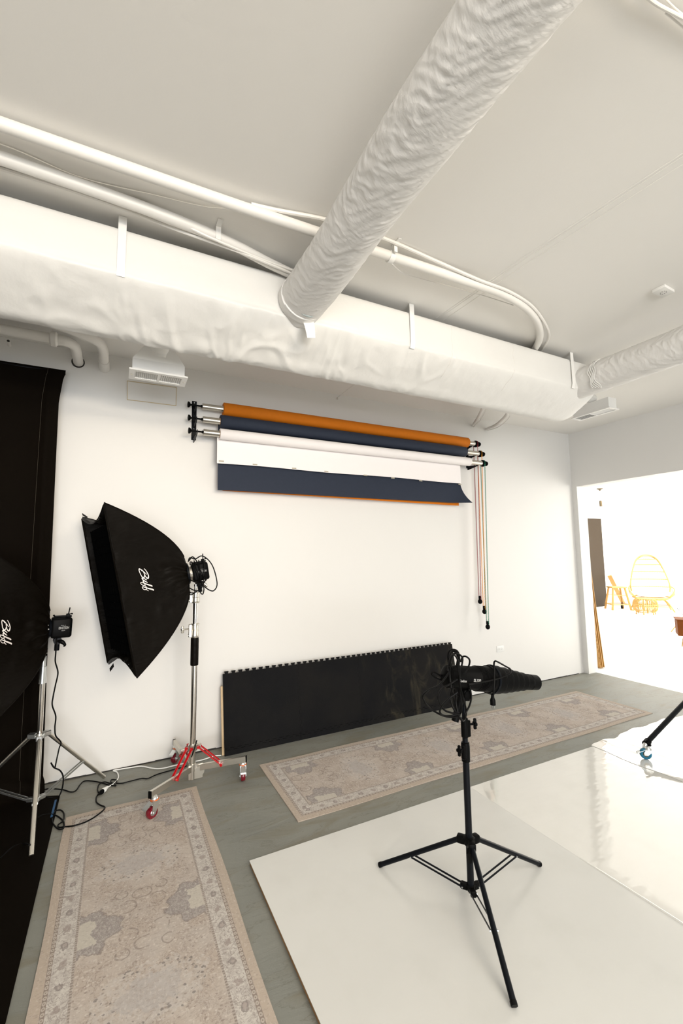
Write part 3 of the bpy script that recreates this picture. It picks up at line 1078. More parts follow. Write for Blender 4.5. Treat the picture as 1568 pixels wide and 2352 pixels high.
# ------------------------------------------------------------------ paper roll set
ROLLS = [  # name, colour text, x0, x1, z, y, r, paper mat
    ('orange', 'top', 0.79, 3.625, 2.897, 3.815, 0.058, P_ORG, CHAINR),
    ('navy', 'middle', 0.757, 3.545, 2.770, 3.775, 0.058, P_NAV, CHAINO),
    ('white', 'bottom', 0.747, 3.576, 2.648, 3.735, 0.047, P_WHT, CHAING)]
SHEETS = {'orange': (0.80, 3.481, 2.150, 3.84), 'navy': (0.752, 3.49, 2.174, 3.815), 'white': (0.735, 3.466, 2.400, 3.775)}
for (nm, pos, x0, x1, z, y, r, pm, cm) in ROLLS:
    t = thing('paper_roll', '%s seamless paper roll on a steel tube, %s of the three wall-mounted rolls' % (nm if nm != 'orange' else 'rust orange', pos), 'paper roll', ((x0 + x1) / 2, y, z), group='backdrop paper rolls on the wall')
    bm = B()
    prof = []
    L_ = x1 - x0
    lathe(bm, [(0.030, 0), (r - 0.004, 0.0), (r, 0.004), (r + 0.001, L_ * 0.3), (r, L_ * 0.6), (r + 0.0005, L_ - 0.012), (r - 0.010, L_), (0.030, L_)], Matrix.Translation((x0, y, z)) @ Matrix.Rotation(PI / 2, 4, 'Y'), 40)
    obj('rolled_paper', bm, pm, t, world=True, ang=50)
    bm = B()
    lathe(bm, [(0.024, 0), (0.0305, 0), (0.0305, 0.004), (0.024, 0.004)], Matrix.Translation((x0 - 0.003, y, z)) @ Matrix.Rotation(PI / 2, 4, 'Y'), 30)
    obj('cardboard_core', bm, CARD, t, world=True)
    sx0, sx1, zb, sy = SHEETS[nm]
    bm = B()

    def fs(u, v, nm=nm, sx0=sx0, sx1=sx1, zb=zb, y=y, r=r, z=z, sy=sy):
        zz = z + (zb - z) * v
        yy = y + r * 0.96 + (sy - (y + r * 0.96)) * min(1, v * 1.6)
        xx = sx0 + (sx1 - sx0) * u
        if nm == 'navy':
            cr = max(0, (v - 0.55) / 0.45) ** 2.2 * max(0, (u - 0.93) / 0.07) ** 1.3
            xx += 0.075 * cr
            yy -= 0.10 * cr
            yy -= 0.012 * max(0, v - 0.6) * (1 + math.sin(u * 9))
        if nm == 'orange':
            zz += 0.024 * (1 - u) * v
        if nm == 'white':
            zz += v * 0.004 * math.sin(u * 12)
        return Vector((xx, yy - 0.004 * math.sin(u * 5), zz))
    sheet(bm, fs, 60, 24, 0.0006)
    obj('hanging_sheet', bm, pm, t, world=True, ang=80)
    bm = B()
    xa, xb = 0.612, 3.728 + (0.02 if nm != 'orange' else 0)
    lathe(bm, [(0.001, 0), (0.0255, 0), (0.0265, 0.002), (0.0265, xb - xa), (0.001, xb - xa)], Matrix.Translation((xa, y, z)) @ Matrix.Rotation(PI / 2, 4, 'Y'), 28)
    obj('steel_tube', bm, STEEL, t, world=True, ang=40)
    bm = B()
    Mx = Matrix.Translation((0, y, z)) @ Matrix.Rotation(PI / 2, 4, 'Y')
    lathe(bm, [(0, 0.490), (0.010, 0.489), (0.024, 0.492), (0.026, 0.500), (0.020, 0.510), (0.009, 0.515), (0.008, 0.53), (0.0075, 0.612)], Mx, 18)
    lathe(bm, [(0.012, 0.60), (0.012, 0.615)], Mx, 12)
    obj('end_knob', bm, BLKPL, t, world=True)
    bm = B()
    lathe(bm, [(0.001, xb), (0.022, xb), (0.036, xb + 0.006), (0.040, xb + 0.014), (0.026, xb + 0.019), (0.026, xb + 0.025), (0.040, xb + 0.030), (0.036, xb + 0.040), (0.014, xb + 0.045), (0.012, xb + 0.062), (0.022, xb + 0.066), (0.028, xb + 0.074), (0.024, xb + 0.086), (0, xb + 0.090)], Mx, 20)
    obj('chain_wheel', bm, BLKPL, t, world=True)
    # control chain: a thing of its own hanging over the wheel
    xc = xb + 0.022
    zb_ = {'orange': 1.085, 'navy': 0.975, 'white': 0.81}[nm]
    side = -1
    colr = {'orange': 'crimson', 'navy': 'orange', 'white': 'green'}[nm]
    pos2 = {'orange': 'shortest', 'navy': 'middle one', 'white': 'longest'}[nm]
    ct = thing('pull_chain', '%s plastic pull chain loop hanging right of the rolls, %s of the three' % (colr, pos2), 'chain', (xc, y, z), group='pull chains of the backdrop rolls')
    path = []
    N_ = 40
    for k in range(13):
        a_ = PI * k / 12
        path.append(Vector((xc, y + 0.033 * math.cos(a_), z + 0.033 * math.sin(a_))))
    endx = xc - 0.035
    ln = [Vector((xc + (endx - xc) * (k / 30), y - 0.033 + 0.018 * (k / 30), z - (z - zb_) * k / 30)) for k in range(1, 31)]
    rn = [Vector((xc + (endx - xc) * (k / 30), y + 0.033 - 0.018 * (k / 30), z - (z - zb_) * k / 30)) for k in range(30, 0, -1)]
    path = path + ln + rn
    bm = B()
    # place links along path
    seglen = 0.0
    acc = 0
    pitch = 0.0165
    li = 0
    nxt = 0.0
    dist = 0.0
    for p0, p1 in zip(path, path[1:] + path[:1]):
        L2 = (p1 - p0).length
        while nxt <= dist + L2 and L2 > 0:
            c_ = p0 + (p1 - p0) * ((nxt - dist) / L2)
            dr = (p1 - p0).normalized()
            sd = Vector((1, 0.15, 0)) if li % 2 == 0 else Vector((0.15, 1, 0))
            if abs(dr.z) < 0.5:
                sd = Vector((1, 0, 0)) if li % 2 == 0 else Vector((0, 0, 1))
            sd = (sd - dr * sd.dot(dr)).normalized()
            lp = []
            for k in range(10):
                a_ = 2 * PI * k / 10
                lp.append(c_ + dr * (0.0118 * math.cos(a_)) + sd * (0.0062 * math.sin(a_)))
            tube(bm, lp, 0.0019, 4, closed=True)
            nxt += pitch
            li += 1
        dist += L2
    obj('chain_links', bm, cm, ct, world=True)
    bm = B()
    Mw = Matrix.Translation((endx, y, zb_))
    lathe(bm, [(0.0, 0.032), (0.016, 0.032), (0.017, 0.0), (0.012, -0.004), (0.020, -0.012), (0.026, -0.03), (0.022, -0.048), (0.010, -0.058), (0, -0.06)], Mw, 20)
    obj('chain_weight', bm, BLKPL, ct, world=True)
# wall brackets
for (xb, lab, s_) in ((0.560, 'black three-hook roll bracket on the wall, at the left ends of the paper rolls', 1), (3.700, 'black three-hook roll bracket on the wall, at the right ends of the paper rolls', -1)):
    t = thing('roll_bracket', lab, 'bracket', (xb, D, 2.8))
    bm = B()
    bxr(bm, xb - 0.020, xb + 0.020, D - 0.006, D, 2.615, 2.965, 0.001)
    obj('back_plate', bm, BLKMET, t, world=True)
    for (nm, pos, x0, x1, z, y, r, pm, cm) in ROLLS:
        bm = B()
        # gusset arm with open hook
        pts_ = [(D - 0.004, z - 0.055), (D - 0.004, z - 0.005), (y + 0.032, z - 0.022), (y + 0.014, z - 0.006), (y - 0.008, z - 0.010), (y - 0.014, z + 0.012), (y - 0.020, z + 0.012), (y - 0.020, z - 0.018), (y + 0.010, z - 0.034)]
        poly(bm, pts_, 0.007, Matrix(((0, 0, 1, xb - 0.0035), (1, 0, 0, 0), (0, 1, 0, 0), (0, 0, 0, 1))))
        obj('hook_arm', bm, BLKMET, t, world=True, smooth=False)
    for zz in (2.63, 2.72, 2.85, 2.95):
        bm = B()
        lathe(bm, [(0, 0.003), (0.005, 0.002), (0.005, 0), (0, 0)], Matrix.Translation((xb, D - 0.006, zz)) @ Matrix.Rotation(PI / 2, 4, 'X'), 10)
        obj('screw_head', bm, ZINC, t, world=True)
first = None
for i, x_ in enumerate((0.773, 1.068, 1.439, 1.769, 2.205, 2.534, 2.893, 3.444)):
    zz = 2.421 - 0.0085 * i * 0.6
    if i == 0:
        bm = B()
        bxr(bm, -0.021, 0.021, -0.0015, 0.0015, -0.0055, 0.0055, 0.0005)
        o = obj('tape_tab', bm, CLIP)
        first = o
    else:
        o = first.copy()
        C.objects.link(o)
    o.location = (x_, 3.7715, zz)
    o.rotation_euler = (0, 0.04 * math.sin(i * 2.3), 0)
    words = ['leftmost', 'second from the left', 'third from the left', 'fourth from the left', 'fourth from the right', 'third from the right', 'second from the right', 'rightmost']
    tag(o, 'small beige tape tab on the lower edge of the white paper, ' + words[i], 'tape', 'tape tabs along the white paper')

# ------------------------------------------------------------------ black foam tiles leaning on the wall
Lt = math.hypot(0.64, 0.115)
tilt = math.atan2(0.115, 0.64)
MT = Matrix.Translation((0, 3.742, 0.0)) @ Matrix.Rotation(-tilt, 4, 'X')   # local: x along wall, z up the board, y depth


def jig(n, ln, depth, wv=0.6):
    """dovetail edge along 0..ln; returns list of (s, offset)"""
    out = [(0, 0)]
    p = ln / n
    for k in range(n):
        c_ = (k + 0.5) * p
        a_, b_ = p * 0.21, p * 0.30
        out += [(c_ - a_, 0), (c_ - b_, depth), (c_ + b_, depth), (c_ + a_, 0)]
    out.append((ln, 0))
    return out


xs = [0.824, 1.482, 2.107, 2.716, 3.30]
zb, zt = 0.055, 0.627
for i in range(4):
    x0, x1 = xs[i], xs[i + 1]
    hh = zt - zb
    pts_ = []
    # bottom edge left->right (dovetails bulge downward into strip), right edge up, top right->left, left down
    bt = jig(11, x1 - x0, -0.014)
    pts_ += [(x0 + s_, zb + o_) for s_, o_ in bt]
    if i < 3:
        pts_ += [(x1 + o_, zb + s_) for s_, o_ in jig(10, hh, 0.014)][1:]
    else:
        pts_ += [(x1, zt)]
    top = [(x0 + s_, zt + o_) for s_, o_ in jig(11, x1 - x0, 0.019)]
    pts_ += list(reversed(top))[1:]
    if i > 0:
        lf = [(x0 + o_, zb + s_) for s_, o_ in jig(10, hh, 0.014)]
        pts_ += list(reversed(lf))[1:-1]
    cx_ = sum(p[0] for p in pts_) / len(pts_)
    cz_ = sum(p[1] for p in pts_) / len(pts_)
    pts_ = [(cx_ + (p[0] - cx_) * 0.9985, cz_ + (p[1] - cz_) * 0.9985) for p in pts_]
    bm = B()
    poly(bm, pts_, 0.014, MT @ Matrix(((1, 0, 0, 0), (0, 0, -1, 0), (0, 1, 0, 0), (0, 0, 0, 1))))
    o = obj('foam_tile', bm, TILE, smooth=False)
    tag(o, ['leftmost black interlocking foam tile leaning on the back wall', 'black interlocking foam tile, second from the left in the leaning row',
            'scuffed black interlocking foam tile, third from the left in the leaning row', 'dusty rightmost black foam tile of the leaning row, behind the black flash stand'][i], 'floor mat', 'interlocking foam tiles leaning on the wall')
    bm = B()
    st = [(x0 + s_, zb - 0.002 + o_) for s_, o_ in jig(11, x1 - x0, -0.014)]
    poly(bm, [(x0 + 0.001, 0.0), (x1 - 0.001, 0.0)] + [(min(max(p[0], x0 + 0.001), x1 - 0.001), p[1]) for p in reversed(st)], 0.014, MT @ Matrix(((1, 0, 0, 0), (0, 0, -1, 0), (0, 1, 0, 0), (0, 0, 0, 1))))
    o = obj('foam_tile_strip', bm, TILE, smooth=False)
    tag(o, 'narrow black foam strip on the floor under the ' + ['leftmost', 'second', 'third', 'rightmost'][i] + ' leaning foam tile', 'floor mat', 'foam strips under the leaning tiles')
bm = B()
M2 = Matrix.Translation((0, 3.762, 0.0)) @ Matrix.Rotation(-tilt * 0.95, 4, 'X')
box(bm, (2.035, 0.004, 0.262), (2.45, 0.012, 0.525), M2, 0.001)
o = obj('plywood_board', bm, WOODY)
tag(o, 'pale plywood board leaning behind the black foam tiles, its left edge showing', 'board')


# ------------------------------------------------------------------ rugs
def rug(name, label, loc, rotz, Wd, Ln, m, wav):
    t = bmesh.new()

    def f(u, v):
        x = (u - 0.5) * Wd
        y = v * Ln
        e = min(1, 14 * min(u, 1 - u))
        z = 0.006 + 0.0015 * nz((x * 3, y * 3, 0.3)) + wav * max(0, nz((x * 1.2, y * 2.4, 5)))
        x += 0.004 * math.sin(y * 5.1) * (abs(u - 0.5) * 2)
        return Vector((x, y, z * (0.85 + 0.15 * e)))
    sheet(t, f, 24, 110, 0.0)
    geom = t.faces[:]
    r = bmesh.ops.extrude_face_region(t, geom=geom)
    for v in r['geom']:
        if isinstance(v, bmesh.types.BMVert):
            v.co.z = 0.0005
    o = obj(name, t, m, ang=60)
    o.location = loc
    o.rotation_euler = (0, 0, rotz)
    tag(o, label, 'rug', 'faded oriental runner rugs')
    return o


RW1, RW2, RL = 0.775, 0.815, 3.75
rug('runner_rug', 'faded beige oriental runner running from the lower left edge toward the chrome rolling stand', (0.160, 3.355, 0), PI, RW1, RL, rug_material('faded_runner_pattern', RW1, RL), 0.004)
rug('runner_rug', 'faded beige oriental runner lying along the back wall in front of the black mats', (1.025, 3.040, 0), -PI / 2, RW2, RL, rug_material('faded_runner_pattern_wide', RW2, RL), 0.008)


# ------------------------------------------------------------------ white floor panels
def panel(name, label, x0, x1, y0, y1, top):
    t = thing(name, label, 'floor panel', ((x0 + x1) / 2, (y0 + y1) / 2, 0), group='glossy white floor panels')
    bm = B()
    bxr(bm, x0 + 0.002, x1 - 0.002, y0, y1 - 0.002, 0.001, 0.0185)
    obj('board_core', bm, MDF, t, world=True, smooth=False)
    bm = B()

    def f(u, v):
        x = x0 + (x1 - x0) * u
        y = y0 + (y1 - y0) * v
        return Vector((x, y, 0.0215))
    sheet(bm, f, 6, 12, 0.0)
    r = bmesh.ops.extrude_face_region(bm, geom=bm.faces[:])
    for v in r['geom']:
        if isinstance(v, bmesh.types.BMVert):
            v.co.z = 0.0185
    obj('laminate_surface', bm, top, t, world=True, smooth=False)
    return t


panel('floor_panel', 'satin white floor panel under the black light stand, left of the seam', 0.667, 2.1895, -0.9, 2.412, SATIN)
p2 = panel('floor_panel', 'glossy white floor panel right of the seam, mirroring the bright opening', 2.190, 3.66, -0.9, 2.416, GLOSS)
bm = B()
tube(bm, spline([(2.1905, 1.62, 0.0175), (2.191, 1.45, 0.0205), (2.194, 0.9, 0.0215), (2.192, -0.2, 0.0215), (2.191, -0.9, 0.0205)], 8), 0.0062, 10)
obj('lifted_edge', bm, GLOSS, p2, world=True)
bm = B()


def vin(u, v):
    x = 3.50 + 1.9 * u
    yt = 2.42 + 0.07 * math.sin(min(1, u * 1.1) * PI) ** 0.8 + 0.012 * math.sin(u * 23) + 0.008 * math.sin(u * 51 + 1)
    y = -0.9 + (yt + 0.9) * v
    x += 0.0
    if u < 0.12:
        x += 0.012 * math.sin(v * 40) * (1 - u / 0.12)
    z = 0.0245 + 0.0008 * max(0, nz((x * 1.5, y * 2.5, 2)))
    if u > 0.09:
        z = z * max(0.15, 1 - (u - 0.09) * 9) + 0.0035 * (1 - max(0.0, 1 - (u - 0.09) * 9))
        z = max(z, 0.004 + 0.0015 * abs(nz((x * 2, y * 3, 2))))
    return Vector((x, y, z))


sheet(bm, vin, 60, 60, 0.0)
r = bmesh.ops.extrude_face_region(bm, geom=bm.faces[:])
for v in r['geom']:
    if isinstance(v, bmesh.types.BMVert):
        v.co.z -= 0.0015
o = obj('vinyl_sheet', bm, VINYL, ang=60)
tag(o, 'glossy white vinyl sheet with a wavy edge overlapping the floor panels at the right', 'floor sheet')

# ------------------------------------------------------------------ black backdrop cloth, left
t = thing('backdrop_cloth', 'tall black backdrop cloth hanging at the left and sweeping onto the floor', 'backdrop', (-1.2, 3.75, 0))
bm = B()
BXR = -0.40
ztop = 3.02


def drop(u, v):
    # v: 0 top .. 1 end on floor
    x = -2.5 + (BXR + 2.5) * u
    Lh, Rr = ztop - 0.10, 0.10
    La = Rr * PI / 2
    Lf = 4.4
    s_ = v ** 1.0 * (Lh + La + Lf)
    yb = 3.80
    edge = max(0, (u - 0.8) / 0.2)
    if s_ < Lh:
        z = ztop - s_
        y = yb
        fold = math.exp(-((u - 0.965) / 0.012) ** 2) * 0.02 + 0.012 * math.sin(u * 34) * edge
        y -= fold * min(1, s_ / 0.3)
        k = s_ / Lh
        x -= 0.028 * edge * min(1, s_ / 0.25) - 0.022 * edge * k ** 2
        if s_ < 0.05:
            x += 0.006 * edge
    elif s_ < Lh + La:
        a_ = (s_ - Lh) / Rr
        y = yb - Rr * (1 - math.cos(a_))
        z = 0.10 - Rr * math.sin(a_) + 0.0
        x += 0.02 * edge * (s_ - Lh) / La
    else:
        y = yb - Rr - (s_ - Lh - La)
        z = 0.0
        x += 0.02 * edge + 0.09 * edge
    return Vector((x, y, z + 0.0045))


sheet(bm, drop, 120, 200, 0.0015)
obj('cloth', bm, BLKDROP, t, world=True, ang=80)
bm = B()
tube(bm, [drop(0.9475, k / 240 * 0.46) + Vector((-0.03 * (k / 240), -0.0045, 0)) for k in range(241)], 0.0006, 4)
obj('seam_thread', bm, SEAM, t, world=True, label='thin pale seam line running down the cloth')
bm = B()
cyl(bm, (-2.55, 3.812, ztop - 0.012), (BXR + 0.003, 3.812, ztop - 0.012), 0.014, seg=14)
obj('top_rod', bm, BLKMET, t, world=True)
for xx in (-2.3, -0.55):
    bm = B()
    tube(bm, [(xx, 3.812, ztop - 0.012), (xx, D, ztop - 0.012)], 0.007, 8)
    obj('rod_holder', bm, BLKMET, t, world=True)
bm = B()
p0 = on(128, 1838)
bm2 = sheet(bm, lambda u, v: Vector((-0.315 + 0.012 * u, 3.62 - 0.22 * v, 0.0068)), 1, 4, 0.0005)
o = obj('floor_tape', bm, mat('blue_tape', srgb(34, 84, 128), 0.6, mottle=(20, 0.1)))
tag(o, 'strip of blue tape on the floor along the edge of the black cloth', 'tape')


# ------------------------------------------------------------------ softboxes
def frame(origin, fwd, up=(0, 0, 1)):
    x = Vector(fwd).normalized()
    y = Vector(up).cross(x).normalized()
    z = x.cross(y)
    return Matrix(((x.x, y.x, z.x, origin[0]), (x.y, y.y, z.y, origin[1]), (x.z, y.z, z.z, origin[2]), (0, 0, 0, 1)))


N1 = Vector((0.462, 3.42, 1.480))
F1 = Vector((-0.985, -0.03, -0.17))
M1 = frame(N1, F1)


def softbox():
    t = thing('softbox', 'large black rectangular softbox with white script logo, tilted down toward the left', 'softbox', mat=M1, group='black softboxes with fabric grids')
    Mi = M1.inverted()
    NT, NB = Mi @ Vector((-0.081, 3.10, 1.946)), Mi @ Vector((0.137, 3.10, 0.856))
    FT, FB = Mi @ Vector((-0.233, 3.70, 1.901)), Mi @ Vector((-0.027, 3.70, 0.834))
    corners = [NT, NB, FB, FT]           # near-top, near-bottom, far-bottom, far-top
    cx_ = sum((c_.x for c_ in corners)) / 4
    cen = sum(corners, Vector()) / 4

    def rod(ci, tt):
        c_ = corners[ci]
        f_ = tt ** 0.56
        neck = Vector((0.0, 0.055 * (1 if c_.y > 0 else -1), 0.055 * (1 if c_.z > 0 else -1)))
        p = Vector((c_.x * tt, neck.y + (c_.y - neck.y) * f_, neck.z + (c_.z - neck.z) * f_))
        return p

    def surf(side, s_, tt, lift=0.0):
        a_ = rod(side, tt)
        b_ = rod((side + 1) % 4, tt)
        p = a_.lerp(b_, s_)
        axis = Vector((p.x, 0, 0))
        inw = (axis - p)
        inw.x = 0
        if inw.length > 1e-6:
            inw.normalize()
        sag = 4 * s_ * (1 - s_) * (0.045 * math.sin(min(1, tt) * PI) + (0.075 * tt ** 3 if side in (1, 3) else 0.004))
        wr = 0.012 * nz((s_ * 6 + side, tt * 8, 0.5)) * 4 * s_ * (1 - s_) + 0.010 * (1 - min(1, 3 * abs(nz((s_ * 22 + tt * 5, tt * 7, side))))) * tt * tt * (4 * s_ * (1 - s_)) ** 0.5
        rad_ = 0.011 * math.sin(s_ * 40 + 3 * nz((s_ * 3, tt * 3, 2))) * max(0, 1 - tt * 1.3) * 4 * s_ * (1 - s_)
        return p + inw * (sag + wr + rad_ - lift)
    for side, nm_ in enumerate(('near_panel', 'lower_panel', 'far_panel', 'upper_panel')):
        bm = B()
        sheet(bm, lambda u, v, side=side: surf(side, u, max(0.0005, v)), 44, 34)
        obj('side_panel', bm, BLKFAB, t, ang=80)
    # front lip with sagging fabric edges, diffuser and fabric grid
    bm = B()
    ex = Vector((0.012, 0, 0))
    for i in range(4):
        a_, b_ = corners[i], corners[(i + 1) % 4]

        def lip(u, v, a_=a_, b_=b_):
            p = a_.lerp(b_, u)
            sag_ = 4 * u * (1 - u)
            inw = (cen - p)
            inw.x = 0
            inw.normalize()
            short = (a_ - b_).length < 0.9
            return p + ex * v + inw * ((0.075 if short else 0.004) * sag_ + 0.001 + 0.012 * v)
        sheet(bm, lip, 16, 3)
    obj('front_lip', bm, BLKFAB, t, ang=80)
    bm = B()
    ins = [c_ + (cen - c_) * 0.26 + Vector((-0.085, 0, 0)) for c_ in corners]
    bm.faces.new([bm.verts.new(p) for p in ins])
    obj('diffuser', bm, WHTFAB, t)
    bm = B()
    nc, nr = 9, 15
    for k in range(1, nc):
        a_ = ins[0].lerp(ins[3], k / nc)
        b_ = ins[1].lerp(ins[2], k / nc)
        q = [a_ + Vector((0.004, 0, 0)), b_ + Vector((0.004, 0, 0)), b_ + Vector((0.085, 0, -0.02)), a_ + Vector((0.085, 0, 0.02))]
        bm.faces.new([bm.verts.new(p) for p in q])
    for k in range(1, nr):
        a_ = ins[0].lerp(ins[1], k / nr)
        b_ = ins[3].lerp(ins[2], k / nr)
        q = [a_ + Vector((0.004, 0, 0)), b_ + Vector((0.004, 0, 0)), b_ + Vector((0.085, 0, 0)), a_ + Vector((0.085, 0, 0))]
        bm.faces.new([bm.verts.new(p) for p in q])
    obj('fabric_grid', bm, BLKGRID, t, smooth=False)
    for (cc, sg) in ((ins[3], 1), (ins[2], -1)):
        bm = B()
        sheet(bm, lambda u, v, cc=cc, sg=sg: cc + (cc - cen) * 0.33 + Vector((0.085 + 0.03 * v, 0.03 * u, sg * (0.01 + 0.03 * v) - 0.02 * u)), 2, 2)
        obj('corner_tab', bm, BLKFAB, t)
    # rods' edge piping
    bm = B()
    for ci in range(4):
        tube(bm, [rod(ci, k / 30) for k in range(1, 31)], 0.004, 6)
    for i in range(4):
        tube(bm, [surf(i, k / 20, 1.0, 0.002) for k in range(21)], 0.004, 6)
    obj('edge_piping', bm, BLKFAB, t)
    # speed ring
    bm = B()
    lathe(bm, [(0.060, -0.012), (0.078, -0.010), (0.080, 0.006), (0.062, 0.012)], Matrix.Rotation(PI / 2, 4, 'Y'), 32)
    obj('speed_ring', bm, BLKMET, t)
    # script logo: strokes given along (reading, up), mapped on the near panel
    st = []
    st.append(([(0.42, 0.72), (0.55, 0.92), (0.43, 0.98), (0.18, 1.02), (-0.04, 1.12), (-0.10, 1.22), (-0.06, 1.30), (0.20, 1.30), (0.50, 1.26), (0.72, 1.10), (0.74, 0.92), (0.60, 0.80), (0.30, 0.70)][4:], 0.085))
    st = [
        ([(-0.10, 1.12), (0.02, 1.26), (0.25, 1.34), (0.55, 1.38), (0.80, 1.27), (0.84, 1.10), (0.70, 0.98), (0.45, 0.93), (0.18, 0.90)], 0.085),
        ([(0.48, 1.20), (0.30, 1.02), (0.10, 0.80), (0.02, 0.60), (0.08, 0.45)], 0.06),
        ([(0.55, 0.90), (0.75, 0.80), (0.80, 0.62), (0.68, 0.50), (0.42, 0.42), (0.15, 0.42), (0.02, 0.52), (0.06, 0.68), (0.22, 0.80)], 0.07),
        ([(1.03, 0.98), (0.95, 0.82), (0.86, 0.60), (0.90, 0.46), (1.02, 0.50), (1.18, 0.78), (1.30, 0.98)], 0.075),
        ([(1.30, 0.98), (1.20, 0.78), (1.12, 0.58), (1.18, 0.46), (1.30, 0.52), (1.42, 0.66)], 0.075),
    ]
    for dx_ in (0.0, 0.42):
        st.append(([(1.38 + dx_, 0.50), (1.50 + dx_, 0.80), (1.66 + dx_, 1.20), (1.74 + dx_, 1.36), (1.66 + dx_, 1.38), (1.54 + dx_, 1.12), (1.42 + dx_, 0.72), (1.30 + dx_, 0.30), (1.30 + dx_, 0.14), (1.42 + dx_, 0.10), (1.56 + dx_, 0.28), (1.54 + dx_, 0.50), (1.44 + dx_, 0.60)], 0.055))
    st.append(([(1.86, 0.60), (1.96, 0.50), (2.06, 0.62), (2.14, 0.72)], 0.05))
    st.append(([(1.44, 0.60), (1.60, 0.52), (1.76, 0.66)], 0.05))
    bm = B()
    S0, T0, US, UT = 0.385, 0.70, 0.078, 0.128
    near_h = (NT - NB).length

    def lg(rx, ry):
        # reading runs down the panel (s grows), letters' tops toward the neck (t falls)
        s__ = 0.462 + (rx - 1.0) * 0.090 + (ry - 0.8) * 0.014
        t__ = 0.665 - (ry - 0.75) * 0.108 - (rx - 1.0) * 0.022
        return surf(0, s__, t__, 0.004)
    for pts_, wd in st:
        sp = spline([(a_, b_, 0) for a_, b_ in pts_], 6)
        prev = None
        for i, p in enumerate(sp):
            q = sp[min(i + 1, len(sp) - 1)] - sp[max(i - 1, 0)]
            q.normalize()
            nrm = Vector((-q.y, q.x, 0))
            e_ = i / (len(sp) - 1)
            w_ = wd * (0.65 + 0.35 * math.sin(e_ * PI)) * 0.75
            a_, b_ = p + nrm * w_, p - nrm * w_
            va, vb = bm.verts.new(lg(a_.x, a_.y)), bm.verts.new(lg(b_.x, b_.y))
            if prev:
                bm.faces.new((prev[0], prev[1], vb, va))
            prev = (va, vb)
    obj('script_logo', bm, LOGO, t, ang=80, label='white script logo reading Buff')
    return t


sb1 = softbox()
sb2 = copy_tree(sb1)
N2 = Vector((-0.400, 3.50, 1.150))
M2_ = frame(N2, (-0.905, -0.43, 0.02)) @ Matrix.Diagonal((0.92, 0.92, 0.92, 1))
sb2.matrix_basis = M2_
sb2['label'] = 'black rectangular softbox cut by the left edge, in front of the black cloth'


# ------------------------------------------------------------------ strobe heads
def strobe(label, M, fan):
    t = thing('studio_strobe', label, 'flash head', mat=M, group='black studio flash heads')
    # local x forward to softbox, y toward the camera side, z up; body behind the neck
    bm = B()
    box(bm, (-0.080, 0, 0.0), (0.118, 0.118, 0.130), None, 0.016, 3)
    obj('housing', bm, BLKPL, t)
    bm = B()
    lathe(bm, [(0.050, -0.022), (0.062, -0.020), (0.066, 0.0), (0.060, 0.004)], Matrix.Rotation(PI / 2, 4, 'Y'), 28)
    for k in range(6):
        a_ = k * PI / 3
        box(bm, (-0.012, 0.064 * math.cos(a_), 0.064 * math.sin(a_)), (0.014, 0.008, 0.008), None, 0.002)
    obj('mount_ring', bm, STEEL, t)
    bm = B()
    box(bm, (-0.085, 0, 0.070), (0.10, 0.05, 0.010), None, 0.003)
    box(bm, (-0.112, 0.02, 0.078), (0.022, 0.022, 0.022), None, 0.003)
    cyl(bm, (-0.114, 0.02, 0.080), (-0.120, 0.02, 0.128), 0.0035, seg=8)
    box(bm, (-0.132, 0.02, 0.086), (0.016, 0.012, 0.008), None, 0.003)
    cyl(bm, (-0.040, 0.02, 0.070), (-0.030, 0.02, 0.084), 0.005, seg=8)
    obj('receiver', bm, BLKPL, t)
    bm = B()
    cyl(bm, (-0.065, -0.028, -0.085), (-0.065, 0.028, -0.085), 0.024, seg=20)
    box(bm, (-0.065, 0, -0.070), (0.034, 0.05, 0.03), None, 0.004)
    cyl(bm, (-0.065, 0, -0.10), (-0.065, 0, -0.150), 0.015, seg=16)
    obj('tilt_mount', bm, BLKMET, t)
    bm = B()
    tube(bm, spline([(-0.065, 0.03, -0.085), (-0.09, 0.045, -0.092), (-0.105, 0.05, -0.11), (-0.10, 0.05, -0.122)], 5), [0.006, 0.008, 0.010, 0.012, 0.013, 0.013, 0.012, 0.011, 0.010, 0.009, 0.009, 0.008, 0.007, 0.006, 0.004, 0.003][:16], 10)
    obj('tilt_lever', bm, STEEL if fan else BLKPL, t)
    TM = Matrix(((-1, 0, 0, -0.088), (0, 0, 1, 0.0595), (0, 1, 0, 0.0), (0, 0, 0, 1)))
    text_mesh('name_print', 'EINSTEIN', 0.017, PRINT, t, TM @ Matrix.Translation((0.004, 0, 0)) @ Matrix.Diagonal((0.85, 1.3, 1, 1)), 0.0002)
    text_mesh('small_print', 'BUFF', 0.0085, PRINT, t, TM @ Matrix.Translation((0.002, -0.0165, 0)) @ Matrix.Diagonal((1.1, 1, 1, 1)))
    text_mesh('small_print', 'PAUL C', 0.0075, PRINT, t, TM @ Matrix.Translation((0.000, 0.0165, 0)) @ Matrix.Diagonal((1.1, 1, 1, 1)))
    return t


strobe('black flash head with wound cords on the chrome rolling stand', frame(N1 + Vector((0.010, 0, 0)), F1), True)
strobe('black flash head with white lettering on the stand at the left edge', frame(N2 + Vector((0.004, 0, 0)), (-0.985, -0.15, 0.03)), False)

